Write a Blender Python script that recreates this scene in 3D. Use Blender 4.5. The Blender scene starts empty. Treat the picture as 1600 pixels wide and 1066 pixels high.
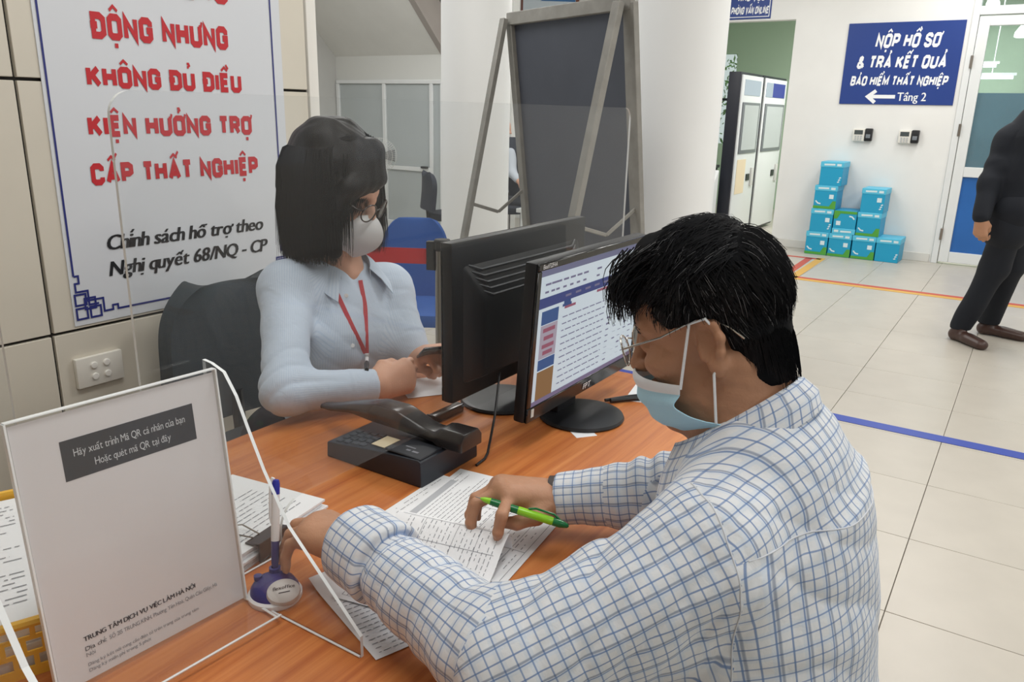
import bpy, bmesh, math, random, unicodedata
import numpy as np
from mathutils import Matrix, Vector
random.seed(7); np.random.seed(7)
SC = bpy.context.scene
COL = SC.collection
# ------------------------------------------------------------------ camera
CAM_H = 1.45
FPX = 1235.0
def _axes():
    a = np.array([1639-800, 192-533, FPX]); a /= np.linalg.norm(a)
    b = np.array([-1173-800, 127-533, FPX]); b -= a*(a@b); b /= np.linalg.norm(b)
    c = np.cross(a, b)
    if c[1] > 0: c = -c
    return np.array([a, b, c])
AX = _axes()
cam_d = bpy.data.cameras.new('camera'); cam = bpy.data.objects.new('camera', cam_d); COL.objects.link(cam)
cam_d.sensor_width = 36; cam_d.lens = 36*FPX/1600; cam_d.clip_start = .02
m = Matrix.Identity(4)
for i in range(3):
    m[i][0] = AX[i][0]; m[i][1] = -AX[i][1]; m[i][2] = -AX[i][2]
m[2][3] = CAM_H
cam.matrix_world = m
SC.camera = cam
# ------------------------------------------------------------------ world, lights, exposure
W = bpy.data.worlds.new('world'); SC.world = W; W.use_nodes = True
W.node_tree.nodes['Background'].inputs[0].default_value = (.93, .97, 1, 1)
W.node_tree.nodes['Background'].inputs[1].default_value = .9
def area(name, loc, sx, sy, power, rot=(0, 0, 0), col=(1, .985, .96)):
    l = bpy.data.lights.new(name, 'AREA'); l.shape = 'RECTANGLE'; l.size = sx; l.size_y = sy; l.energy = power; l.color = col
    o = bpy.data.objects.new(name, l); COL.objects.link(o); o.location = loc; o.rotation_euler = rot
    return o
SC.cycles.transparent_max_bounces = 24
for i, (x, y, p) in enumerate([(.4, .2, 26), (3.2, .2, 40), (3.2, -2.2, 40), (6.2, .2, 48), (6.2, -2.4, 48), (8.4, .6, 36), (3.4, 3.4, 40), (6.2, 3.6, 40), (.2, -2.2, 30), (1.2, 1.5, 14), (7.6, 2.6, 26), (5.2, 5.6, 45)]):  # last entry is an unseen light added to brighten the stair soffit
    area('unseen_overhead_light', (x, y, 3.32), 1.2, .6, p)
area('back_room_fill', (10.7, 1.4, 3.0), 1.6, 1.2, 120)  # unseen area light, placed and boosted to brighten the kiosk fronts
area('back_room_fill', (11.4, 0, 3.0), 1.6, 1.2, 30)
SC.view_settings.view_transform = 'Standard'; SC.view_settings.look = 'None'
SC.view_settings.gamma = 1; SC.view_settings.use_curve_mapping = False
SC.view_settings.exposure = -0.3
# ------------------------------------------------------------------ helpers
def ray(px, py): return AX @ np.array([px-800, py-533, FPX])
O = np.array([0, 0, CAM_H])
def atz(px, py, z): d = ray(px, py); return O + d*((z-O[2])/d[2])
def atp(px, py, ax, v): d = ray(px, py); return O + d*((v-O[ax])/d[ax])
def atd(px, py, D): return O + ray(px, py)*(D/FPX)
def proj(p):
    q = AX.T @ (np.asarray(p, float)-O); return 800+FPX*q[0]/q[2], 533+FPX*q[1]/q[2], q[2]
def hx(s):
    v = [int(s[i:i+2], 16)/255 for i in (0, 2, 4)]
    return tuple(c/12.92 if c <= .04045 else ((c+.055)/1.055)**2.4 for c in v)+(1,)
MATS = {}
def mat(name, col, rough=.5, metal=0, noise=0, nscale=20, bump=0, bscale=200, spec=.5, sss=0, emit=0, coat=0):
    if name in MATS: return MATS[name]
    M = bpy.data.materials.new(name); M.use_nodes = True; nt = M.node_tree; N = nt.nodes; L = nt.links
    b = N['Principled BSDF']; c = hx(col) if isinstance(col, str) else col
    b.inputs['Base Color'].default_value = c; b.inputs['Roughness'].default_value = rough; b.inputs['Metallic'].default_value = metal
    b.inputs['Specular IOR Level'].default_value = spec
    if coat: b.inputs['Coat Weight'].default_value = coat
    if sss:
        b.inputs['Subsurface Weight'].default_value = sss; b.inputs['Subsurface Radius'].default_value = (.012, .005, .003); b.inputs['Subsurface Scale'].default_value = .6
    if emit:
        b.inputs['Emission Color'].default_value = c; b.inputs['Emission Strength'].default_value = emit; b.inputs['Base Color'].default_value = tuple(q*.12 for q in c[:3])+(1,)
    if noise or bump:
        tc = N.new('ShaderNodeTexCoord')
    if noise:
        n = N.new('ShaderNodeTexNoise'); n.inputs['Scale'].default_value = nscale; n.inputs['Detail'].default_value = 5
        L.new(tc.outputs['Object'], n.inputs['Vector'])
        r = N.new('ShaderNodeMapRange'); r.inputs[1].default_value = .3; r.inputs[2].default_value = .7; r.inputs[3].default_value = 1-noise; r.inputs[4].default_value = 1+noise
        L.new(n.outputs['Fac'], r.inputs[0])
        x = N.new('ShaderNodeMix'); x.data_type = 'RGBA'; x.blend_type = 'MULTIPLY'; x.inputs[0].default_value = 1
        x.inputs[6].default_value = c; L.new(r.outputs[0], x.inputs[7]); L.new(x.outputs[2], b.inputs['Base Color'])
    if bump:
        n2 = N.new('ShaderNodeTexNoise'); n2.inputs['Scale'].default_value = bscale; n2.inputs['Detail'].default_value = 3
        L.new(tc.outputs['Object'], n2.inputs['Vector'])
        bp = N.new('ShaderNodeBump'); bp.inputs['Strength'].default_value = bump; bp.inputs['Distance'].default_value = .002
        L.new(n2.outputs['Fac'], bp.inputs['Height']); L.new(bp.outputs[0], b.inputs['Normal'])
    MATS[name] = M
    return M
def acrylic(name, tint=(1, 1, 1, 1), haze=.035):
    if name in MATS: return MATS[name]
    M = bpy.data.materials.new(name); M.use_nodes = True; nt = M.node_tree; N = nt.nodes; L = nt.links
    N.remove(N['Principled BSDF']); out = N['Material Output']
    t = N.new('ShaderNodeBsdfTransparent'); t.inputs[0].default_value = tint
    g = N.new('ShaderNodeBsdfGlossy'); g.inputs['Roughness'].default_value = .02
    d = N.new('ShaderNodeBsdfDiffuse'); d.inputs[0].default_value = (.8, .8, .8, 1)
    fr = N.new('ShaderNodeFresnel'); fr.inputs[0].default_value = 1.36
    m1 = N.new('ShaderNodeMixShader'); geo = N.new('ShaderNodeNewGeometry'); inv = N.new('ShaderNodeMath'); inv.operation = 'SUBTRACT'; inv.inputs[0].default_value = 1; L.new(geo.outputs['Backfacing'], inv.inputs[1]); mu = N.new('ShaderNodeMath'); mu.operation = 'MULTIPLY'; L.new(fr.outputs[0], mu.inputs[0]); L.new(inv.outputs[0], mu.inputs[1]); L.new(mu.outputs[0], m1.inputs[0]); L.new(t.outputs[0], m1.inputs[1]); L.new(g.outputs[0], m1.inputs[2])
    m2 = N.new('ShaderNodeMixShader'); m2.inputs[0].default_value = haze; L.new(m1.outputs[0], m2.inputs[1]); L.new(d.outputs[0], m2.inputs[2])
    L.new(m2.outputs[0], out.inputs[0]); MATS[name] = M
    return M
def empty(name, label=None, cat=None, loc=(0, 0, 0), rotz=0, group=None):
    o = bpy.data.objects.new(name, None); COL.objects.link(o); o.empty_display_size = .05
    o.location = loc; o.rotation_euler = (0, 0, rotz)
    tag(o, label, cat, group); return o
def tag(o, label=None, cat=None, group=None, kind=None):
    if label: o['label'] = label
    if cat: o['category'] = cat
    if group: o['group'] = group
    if kind: o['kind'] = kind
    return o
PRINT = {'red_lettering', 'black_lettering', 'white_lettering', 'header_lettering', 'bold_lettering', 'fine_lettering', 'printed_text', 'ruled_lines', 'printed_marks', 'small_text', 'red_text', 'logo_lettering', 'lettering', 'navy_border', 'fingernails', 'blue_mark', 'keypad', 'side_banner', 'cage'}
class MB:
    def __init__(s): s.v = []; s.f = []; s.M = None
    def add(s, vs, fs):
        n = len(s.v)
        if s.M is not None: vs = [tuple(s.M @ Vector(p)) for p in vs]
        s.v += [tuple(map(float, p)) for p in vs]; s.f += [tuple(i+n for i in q) for q in fs]; return s
    def box(s, c, d, rz=0):
        ca, sa = math.cos(rz), math.sin(rz); vs = []
        for z in (-.5, .5):
            for x, y in ((-.5, -.5), (.5, -.5), (.5, .5), (-.5, .5)):
                X, Y = x*d[0], y*d[1]; vs.append((c[0]+ca*X-sa*Y, c[1]+sa*X+ca*Y, c[2]+z*d[2]))
        return s.add(vs, [(3, 2, 1, 0), (4, 5, 6, 7), (0, 1, 5, 4), (1, 2, 6, 5), (2, 3, 7, 6), (3, 0, 4, 7)])
    def b2(s, lo, hi): return s.box([(a+b)/2 for a, b in zip(lo, hi)], [b-a for a, b in zip(lo, hi)])
    def prism(s, poly, z0, z1, M=None):
        n = len(poly); vs = [(x, y, z0) for x, y in poly]+[(x, y, z1) for x, y in poly]
        if M is not None: vs = [tuple(M @ Vector(p)) for p in vs]
        return s.add(vs, [tuple(range(n-1, -1, -1)), tuple(range(n, 2*n))]+[(i, (i+1) % n, n+(i+1) % n, n+i) for i in range(n)])
    def tube(s, pts, r, n=8, cap=True):
        P = [Vector(p) for p in pts]; R = r if hasattr(r, '__len__') else [r]*len(P)
        t0 = (P[1]-P[0]).normalized(); u = t0.orthogonal().normalized(); vs = []; fs = []
        for i, p in enumerate(P):
            t = (P[min(i+1, len(P)-1)]-P[max(i-1, 0)])
            t = t.normalized() if t.length > 1e-9 else t0
            u = (u-t*u.dot(t)).normalized(); w = t.cross(u)
            for k in range(n):
                a = 2*math.pi*k/n; vs.append(p+(u*math.cos(a)+w*math.sin(a))*R[i])
        for i in range(len(P)-1):
            for k in range(n):
                fs.append((i*n+k, i*n+(k+1) % n, (i+1)*n+(k+1) % n, (i+1)*n+k))
        if cap: fs += [tuple(range(n-1, -1, -1)), tuple(range((len(P)-1)*n, len(P)*n))]
        return s.add(vs, fs)
    def lathe(s, prof, n=24, c=(0, 0, 0), M=None, sx=1, sy=1):
        vs = []; fs = []
        for r, z in prof:
            for k in range(n):
                a = 2*math.pi*k/n; p = Vector((r*math.cos(a)*sx, r*math.sin(a)*sy, z))
                if M is not None: p = M @ p
                vs.append((p[0]+c[0], p[1]+c[1], p[2]+c[2]))
        m_ = len(prof)
        for i in range(m_-1):
            for k in range(n): fs.append((i*n+k, i*n+(k+1) % n, (i+1)*n+(k+1) % n, (i+1)*n+k))
        fs += [tuple(range(n-1, -1, -1)), tuple(range((m_-1)*n, m_*n))]
        return s.add(vs, fs)
    def grid(s, fn, nu, nv, thick=0):
        vs = [fn(i/nu, j/nv) for i in range(nu+1) for j in range(nv+1)]; w = nv+1
        s.add(vs, [(i*w+j, (i+1)*w+j, (i+1)*w+j+1, i*w+j+1) for i in range(nu) for j in range(nv)]); return s
    def quad(s, a, b, c, d): return s.add([a, b, c, d], [(0, 1, 2, 3)])
    def build(s, name, material, parent=None, bevel=0, smooth=False, seg=2, solid=0, world=None):
        me = bpy.data.meshes.new(name); me.from_pydata(s.v, [], s.f)
        bm = bmesh.new(); bm.from_mesh(me)
        if solid:
            geom = bm.faces[:]; bm.normal_update(); bmesh.ops.solidify(bm, geom=geom, thickness=solid)
        bmesh.ops.recalc_face_normals(bm, faces=bm.faces[:])
        if bevel:
            ed = [e for e in bm.edges if len(e.link_faces) == 2 and e.calc_face_angle(0) > .6]
            bmesh.ops.bevel(bm, geom=ed, offset=bevel, segments=seg, profile=.6, affect='EDGES', clamp_overlap=True)
        bm.to_mesh(me); bm.free()
        o = link(name, me, material, parent, smooth or bevel > 0)
        if name in PRINT: o['kind'] = 'stuff'
        return o
def link(name, me, material, parent=None, smooth=False):
    if isinstance(material, (list, tuple)):
        for q in material: me.materials.append(q)
    else: me.materials.append(material)
    if smooth:
        me.polygons.foreach_set('use_smooth', [True]*len(me.polygons))
        try: me.set_sharp_from_angle(angle=math.radians(38))
        except Exception: pass
    o = bpy.data.objects.new(name, me); COL.objects.link(o)
    if parent is not None: o.parent = parent
    return o
def struct(o): o['kind'] = 'structure'; return o
# ------------------------------------------------------------------ lettering: a stroke alphabet for signs, outline type for small print
LET = {
 'A': (.62, [[(0, 0), (.31, 1), (.62, 0)], [(.12, .3), (.5, .3)]]),
 'B': (.55, [[(0, 0), (0, 1), (.38, 1), (.52, .9), (.52, .62), (.38, .53), (0, .53)], [(.38, .53), (.55, .43), (.55, .1), (.4, 0), (0, 0)]]),
 'C': (.55, [[(.55, .7), (.55, .86), (.42, 1), (.13, 1), (0, .86), (0, .14), (.13, 0), (.42, 0), (.55, .14), (.55, .3)]]),
 'D': (.57, [[(0, 0), (0, 1), (.38, 1), (.57, .84), (.57, .16), (.38, 0), (0, 0)]]),
 'E': (.45, [[(.45, 1), (0, 1), (0, 0), (.45, 0)], [(0, .52), (.4, .52)]]),
 'G': (.57, [[(.56, .7), (.56, .86), (.43, 1), (.13, 1), (0, .86), (0, .14), (.13, 0), (.43, 0), (.57, .14), (.57, .48), (.32, .48)]]),
 'H': (.57, [[(0, 0), (0, 1)], [(.57, 0), (.57, 1)], [(0, .52), (.57, .52)]]),
 'I': (.0, [[(0, 0), (0, 1)]]),
 'K': (.57, [[(0, 0), (0, 1)], [(.55, 1), (.04, .42)], [(.2, .6), (.58, 0)]]),
 'L': (.42, [[(0, 1), (0, 0), (.42, 0)]]),
 'M': (.74, [[(0, 0), (0, 1), (.37, .2), (.74, 1), (.74, 0)]]),
 'N': (.58, [[(0, 0), (0, 1), (.58, 0), (.58, 1)]]),
 'O': (.58, [[(.29, 1), (.13, 1), (0, .86), (0, .14), (.13, 0), (.45, 0), (.58, .14), (.58, .86), (.45, 1), (.29, 1)]]),
 'P': (.53, [[(0, 0), (0, 1), (.38, 1), (.53, .88), (.53, .55), (.38, .44), (0, .44)]]),
 'R': (.56, [[(0, 0), (0, 1), (.38, 1), (.53, .88), (.53, .6), (.38, .48), (0, .48)], [(.34, .48), (.56, 0)]]),
 'S': (.54, [[(.53, .74), (.53, .87), (.41, 1), (.13, 1), (0, .87), (0, .68), (.12, .56), (.42, .46), (.54, .34), (.54, .13), (.41, 0), (.13, 0), (0, .13), (0, .28)]]),
 'T': (.52, [[(0, 1), (.52, 1)], [(.26, 1), (.26, 0)]]),
 'U': (.57, [[(0, 1), (0, .14), (.13, 0), (.44, 0), (.57, .14), (.57, 1)]]),
 'V': (.6, [[(0, 1), (.3, 0), (.6, 1)]]),
 '&': (.66, [[(.66, 0), (.12, .74), (.14, .92), (.26, 1), (.38, .92), (.38, .74), (.04, .38), (.02, .14), (.16, 0), (.36, .02), (.6, .4)]]),
 '/': (.4, [[(0, 0), (.4, 1)]]), '-': (.3, [[(0, .45), (.3, .45)]]),
 'X': (.58, [[(0, 0), (.58, 1)], [(0, 1), (.58, 0)]]), 'Y': (.58, [[(0, 1), (.29, .5), (.58, 1)], [(.29, .5), (.29, 0)]]),
 'F': (.44, [[(.44, 1), (0, 1), (0, 0)], [(0, .52), (.38, .52)]]),
 'Q': (.58, [[(.29, 1), (.13, 1), (0, .86), (0, .14), (.13, 0), (.45, 0), (.58, .14), (.58, .86), (.45, 1), (.29, 1)], [(.34, .24), (.6, -.06)]]),
}
LIFT = [0]
def ribbon(mb, pts, t, T):
    """a thick polyline with mitred joints, flat in the plane of T"""
    P = [Vector((x, y)) for x, y in pts]; n = len(P); closed = (P[0]-P[-1]).length < 1e-6 and n > 3
    if closed: P = P[:-1]; n -= 1
    Ls = []; Rs = []
    for i in range(n):
        a = P[i]-P[i-1] if (i > 0 or closed) else P[1]-P[0]
        b = P[(i+1) % n]-P[i] if (i < n-1 or closed) else a
        a = a.normalized(); b = b.normalized(); na = Vector((-a.y, a.x)); nb = Vector((-b.y, b.x)); mm = na+nb
        if mm.length < .2: mm = na
        mm.normalize(); k = t/2/max(.45, mm.dot(na)); Ls.append(P[i]+mm*k); Rs.append(P[i]-mm*k)
    rng = range(n if closed else n-1)
    for i in rng:
        j = (i+1) % n
        LIFT[0] = (LIFT[0]+1) % 60; mb.quad(T(Ls[i]), T(Rs[i]), T(Rs[j]), T(Ls[j]))
MARKS = {'\u0302': [[(-.22, 0), (0, .17), (.22, 0)]], '\u0301': [[(-.06, 0), (.1, .2)]], '\u0300': [[(.06, 0), (-.1, .2)]],
         '\u0303': [[(-.2, .02), (-.08, .1), (.06, .04), (.2, .12)]], '\u0309': [[(-.06, .22), (.06, .22), (.1, .14), (0, .08), (0, 0)]],
         '\u0306': [[(-.2, .14), (-.1, .02), (.1, .02), (.2, .14)]]}
def sign_text(mb, s, T, h, x0=0, y0=0, t=.2, width=None, gap=.34, shear=0, align='c', space=.42):
    """capital letters as strokes; T maps (x, y) on the sign to a point"""
    items = []; x = 0
    for ch in s:
        if ch == ' ': x += space; continue
        dd = unicodedata.normalize('NFD', ch); base = dd[0]; marks = dd[1:]; bar = False
        if base in 'Đ': base = 'D'; bar = True
        w, st = LET[base]
        items.append((x, w, st, marks, bar)); x += w+gap
    tot = x-gap+t
    sx = (width/tot) if width else h
    off = -tot*sx/2 if align == 'c' else 0
    inner = 1-t
    def F(q): 
        yy = y0+(q[1])*h
        return T((x0+off+(q[0]+t/2)*sx+shear*(yy-y0), yy))
    tt = t
    for x, w, st, marks, bar in items:
        put = lambda pl_: ribbon2(mb, [(x+a, t/2+b*inner) for a, b in pl_], tt, F, sx, h)
        for pl_ in st: put(pl_)
        if bar: put([(-.16, .52), (.22, .52)])
        up = 1.0; cx = w/2
        for mk in marks:
            if mk == '\u0323': ribbon2(mb, [(x+cx-.1, -.2), (x+cx+.1, -.2)], .17, F, sx, h)
            elif mk == '\u031b': ribbon2(mb, [(x+w-.04, .86), (x+w+.12, .9), (x+w+.17, 1.06)], .13, F, sx, h)
            else:
                dx = .0 if up == 1.0 else .24
                for pl_ in MARKS[mk]: ribbon2(mb, [(x+cx+dx+a*1.05, 1.1+b*1.05+(0 if up == 1.0 else .1)) for a, b in pl_], .12, F, sx, h)
                up += .2
    return tot*sx
def ribbon2(mb, pts, t, F, sx, h): ribbon(mb, pts, t, F)
_gl = {}
def glyph(ch, bold):
    k = (ch, bold)
    if k in _gl: return _gl[k]
    c = bpy.data.curves.new('g', 'FONT'); c.body = ch; c.size = 1; c.offset = bold; c.resolution_u = 3
    o = bpy.data.objects.new('g', c); COL.objects.link(o)
    me = bpy.data.meshes.new_from_object(o.evaluated_get(bpy.context.evaluated_depsgraph_get()))
    V = [tuple(v.co) for v in me.vertices]; Fc = [tuple(p.vertices) for p in me.polygons]
    bpy.data.objects.remove(o); bpy.data.curves.remove(c); bpy.data.meshes.remove(me)
    _gl[k] = (V, Fc); return _gl[k]
def prewarm(chars, bold):
    obs = []
    for ch in chars:
        c = bpy.data.curves.new('g', 'FONT'); c.body = ch; c.size = 1; c.offset = bold; c.resolution_u = 3
        o = bpy.data.objects.new('g', c); COL.objects.link(o); obs.append((ch, o, c))
    dg = bpy.context.evaluated_depsgraph_get(); dg.update()
    for ch, o, c in obs:
        me = bpy.data.meshes.new_from_object(o.evaluated_get(dg))
        _gl[(ch, bold)] = ([tuple(v.co) for v in me.vertices], [tuple(p.vertices) for p in me.polygons])
        bpy.data.meshes.remove(me)
    for ch, o, c in obs: bpy.data.objects.remove(o); bpy.data.curves.remove(c)
def type_text(mb, s, T, h, x0=0, y0=0, bold=0.0, width=None, shear=0, align='l', track=.06):
    """upper and lower case in Blender's own type, accents drawn as strokes; h is the cap height"""
    k = h/.69; items = []; x = 0
    for ch in s:
        if ch == ' ': x += .26; continue
        dd = unicodedata.normalize('NFD', ch); base = dd[0]; marks = dd[1:]; bar = base in 'Đđ'
        if bar: base = 'D' if base == 'Đ' else 'd'
        V, Fc = glyph(base, bold)
        if not V: x += .3; continue
        lo = min(v[0] for v in V); hi = max(v[0] for v in V); top = max(v[1] for v in V)
        items.append((x-lo, x, hi-lo, V, Fc, marks, top, bar)); x += hi-lo+track
    tot = x-track; sx = width/tot if width else k
    off = {'c': -tot*sx/2, 'l': 0, 'r': -tot*sx}[align]
    def F(q): return T((x0+off+q[0]*sx+shear*q[1]*k, y0+q[1]*k))
    for dx, xs, w, V, Fc, marks, top, bar in items:
        LIFT[0] = (LIFT[0]+1) % 60; mb.add([F((v[0]+dx, v[1])) for v in V], Fc)
        st = .06+bold*1.2; cx = xs+w/2
        if bar: ribbon(mb, [(cx-w*.1, .55), (xs+w+.05, .55)] if top > .6 and V else [], st, F)
        n = 0
        for mk in marks:
            if mk == '\u0323': ribbon(mb, [(cx-.04, -.14), (cx+.04, -.14)], st*1.3, F)
            elif mk == '\u031b': ribbon(mb, [(xs+w-.03, top-.08), (xs+w+.06, top-.04), (xs+w+.07, top+.06)], st, F)
            elif mk in MARKS:
                for pl_ in MARKS[mk]: ribbon(mb, [(cx+a*.62+(.13 if n else 0), top+.07+b*.7+(.06 if n else 0)) for a, b in pl_], st*.8, F)
                n += 1
    return tot*sx
prewarm('ACGHLMNPQRSTUVWXabceghiklmnopqrtuvxydf0123456789/-.:,FV', 0.0)
def planeT(o, u, v):
    o = Vector(o); u = Vector(u); v = Vector(v); n = u.cross(v).normalized()*1.2e-5
    return lambda q: tuple(o+u*q[0]+v*q[1]+n*LIFT[0])
# ------------------------------------------------------------------ materials
M_tile = mat('glazed_floor_tile', 'bfb9ae', .34, noise=.04, nscale=5, spec=.4)
M_grout = mat('floor_grout', 'a39d93', .9)
M_white = mat('white_wall_paint', 'e9e9e6', .6, noise=.02, nscale=3, bump=.1, bscale=60)
M_col = mat('white_column_paint', 'f1f2f1', .5, noise=.015, nscale=2)
M_panel = mat('cream_cladding_panel', 'd8d2c4', .35, noise=.03, nscale=4)
M_joint = mat('dark_panel_joint', '23211f', .8)
M_grey = mat('grey_paint', 'c2c2bf', .6, noise=.03, nscale=3)
M_stair = mat('stair_soffit_paint', 'dededa', .7, noise=.03, nscale=3)
M_string = mat('stair_side_paint', 'a39c97', .7, noise=.04, nscale=3)
M_alu = mat('white_aluminium_frame', 'e2e5e5', .35)
M_frost = mat('grey_frosted_panel', 'b4bbbc', .25, noise=.03, nscale=2)
M_navy = mat('navy_sign', '1d3c86', .4)
M_signw = mat('white_lettering', 'f2f4f6', .5)
M_black = mat('black_plastic', '15171b', .42)
M_gloss = mat('glossy_black_plastic', '0d0f12', .16)
M_dgrey = mat('dark_grey_plastic', '2b2e33', .5)
M_steel = mat('brushed_steel', '9a948c', .32, metal=1)
M_chrome = mat('chrome', 'd8d8d8', .12, metal=1)
M_paper = mat('white_paper', 'eff1f4', .7)
M_print = mat('black_print', '3c3e46', .8)
M_pencil = mat('grey_print', '85878e', .8)
M_edge = mat('edge_light_white', 'e9edee', .25)  # white colour stands for light gathered in the clear acrylic edges
M_green = mat('pale_green_wall', 'b9cfb8', .7)
M_acr = acrylic('clear_acrylic', (.965, .97, .97, 1), .012)
M_acr2 = acrylic('clear_acrylic_sign', (.98, .985, .985, 1), .02)
M_door_glass = acrylic('door_glass', (.86, .92, .92, 1), .04)
# wood
def wood():
    M = bpy.data.materials.new('orange_wood_laminate'); M.use_nodes = True; nt = M.node_tree; N = nt.nodes; L = nt.links; b = N['Principled BSDF']
    tc = N.new('ShaderNodeTexCoord'); mp = N.new('ShaderNodeMapping'); mp.inputs['Scale'].default_value = (1.8, 46, 6); mp.inputs['Rotation'].default_value = (0, 0, -.10)
    L.new(tc.outputs['Object'], mp.inputs[0])
    n = N.new('ShaderNodeTexNoise'); n.inputs['Scale'].default_value = 1.0; n.inputs['Detail'].default_value = 7; n.inputs['Roughness'].default_value = .62; n.inputs['Distortion'].default_value = .6
    L.new(mp.outputs[0], n.inputs['Vector'])
    cr = N.new('ShaderNodeValToRGB'); e = cr.color_ramp.elements
    e[0].position = .25; e[0].color = hx('a9582c'); e[1].position = .75; e[1].color = hx('d98f52')
    k = e.new(.5); k.color = hx('c5773f')
    L.new(n.outputs['Fac'], cr.inputs[0]); L.new(cr.outputs[0], b.inputs['Base Color'])
    b.inputs['Roughness'].default_value = .38; b.inputs['Specular IOR Level'].default_value = .45
    return M
M_wood = wood()
# ------------------------------------------------------------------ floor, tile by tile
TS = .522
fl = struct(MB().b2((-2.6, -4.3, -.12), (14, 8.2, -.012)).build('floor', M_grout))
tile_me = MB().b2((-TS/2+.0012, -TS/2+.0012, -.012), (TS/2-.0012, TS/2-.0012, 0)).build('tile', M_tile, fl, bevel=.0012, seg=1)
first = tile_me; cand = []
for i in range(-7, 22):
    for j in range(-8, 15):
        x = 2.4+TS*(i+.5); y = .165+TS*(j+.5)
        if x < -2.4 or y < -4 or x > 13.5 or y > 8: continue
        px, py, dd = proj((x, y, 0)); vis = dd > .3 and -150 < px < 1750 and -100 < py < 1300
        seen = vis and not (px < 560 and y < 3) and (px > 1150 or py < 620 or x > 1.9) and x < 9.3 and not (x > 7.5 and y > 5.5)
        cand.append((0 if seen else 1, dd, x, y))
cand.sort(); rest = MB()
for n_, (s_, dd, x, y) in enumerate(cand):
    if n_ < 290 and s_ == 0:
        o = first if n_ == 0 else first.copy()
        if n_: COL.objects.link(o); o.parent = fl
        o.location = (x, y, 0)
    else:
        rest.b2((x-TS/2+.0012, y-TS/2+.0012, -.012), (x+TS/2-.0012, y+TS/2-.0012, 0))
tag(rest.build('tile_field', M_tile, fl), kind='stuff')
# tapes stuck on the floor
def tape(name, label, col, segs, w):
    mb = MB()
    for (x0, y0), (x1, y1) in segs:
        a = Vector((x0, y0, 0)); b = Vector((x1, y1, 0)); d = (b-a).normalized(); n_ = Vector((-d.y, d.x, 0))*w/2
        vs = [a-n_, b-n_, b+n_, a+n_]
        mb.add([(p.x, p.y, .0004) for p in vs]+[(p.x, p.y, .0022) for p in vs], [(3, 2, 1, 0), (4, 5, 6, 7), (0, 1, 5, 4), (1, 2, 6, 5), (2, 3, 7, 6), (3, 0, 4, 7)])
    return tag(mb.build('floor_tape', mat(name, col, .45)), label, 'floor tape')
tape('blue_tape', 'blue tape stripe on the tiled floor behind the seated man', '2c46a5', [((4.03, 2.6), (4.03, -3.5))], .085)
tape('red_tape', 'red tape line across the floor in front of the blue boxes', 'c2503a', [((7.62, 1.85), (7.62, -3.5)), ((7.66, 1.86), (8.78, 1.90)), ((8.78, 2.9), (8.78, 1.78))], .07)
tape('yellow_tape', 'yellow tape line beside the red line on the floor', 'd9a94a', [((7.54, 1.78), (7.54, -3.5)), ((7.56, 1.77), (8.86, 1.79))], .08)
# ------------------------------------------------------------------ ceiling
ce = struct(MB().b2((-2.6, -4.3, 3.5), (14, 8.2, 3.6)).build('ceiling', mat('ceiling_paint', 'e6e6e2', .8)))
# walls behind the photographer, with wide windows
struct(MB().b2((-2.6, -4.2, 0), (-2.48, 8.2, 3.5)).build('wall_rear', mat('rear_wall_paint', 'c9c7c0', .7)))
fw_ = MB().b2((-2.6, -4.32, 0), (14, -4.2, .9)).b2((-2.6, -4.32, 2.9), (14, -4.2, 3.5))
for i in range(7): fw_.b2((-2.6+i*2.75, -4.32, .9), (-2.0+i*2.75, -4.2, 2.9))
struct(fw_.build('wall_front', mat('front_wall_paint', 'd2d0ca', .7)))
# ------------------------------------------------------------------ left wall: dark backing with cream panels
WY = 2.1
wl = struct(MB().b2((-2.5, WY+.012, 0), (1.955, WY+.14, 3.5)).build('wall_left', M_joint))
zs = [0, .208, .853, 1.497, 2.141, 2.785, 3.43]; xs = [-1.2, -.855, .083, 1.02, 1.955]
for i in range(len(xs)-1):
    for k in range(len(zs)-1):
        MB().b2((xs[i]+.004, WY, zs[k]+.004), (xs[i+1]-.004, WY+.014, zs[k+1]-.004)).build('panel', M_panel, wl, bevel=.0015, seg=1)
tr = struct(MB().b2((1.957, WY-.004, 0), (2.0, WY+.16, 3.5)).build('trim_1', mat('white_corner_trim', 'eceae4', .45), bevel=.004))
# outlet plate with four round blanks
ol = empty('wall_plate', 'white wall plate with four round buttons below the poster', 'wall plate', (1.127, WY, .735))
MB().b2((-.066, -.016, -.042), (.066, 0, .042)).build('plate', mat('ivory_plastic', 'e8e5dc', .35), ol, bevel=.004)
for bx in (-.018, .018):
    for bz in (-.015, .017):
        MB().lathe([(.0095, 0), (.0095, .004), (.008, .0055), (0.001, .006)], 20, (bx, -.0155, bz), Matrix.Rotation(math.pi/2, 4, 'X')).build('button', mat('ivory_button', 'f1efe9', .3), ol, smooth=True)
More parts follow.
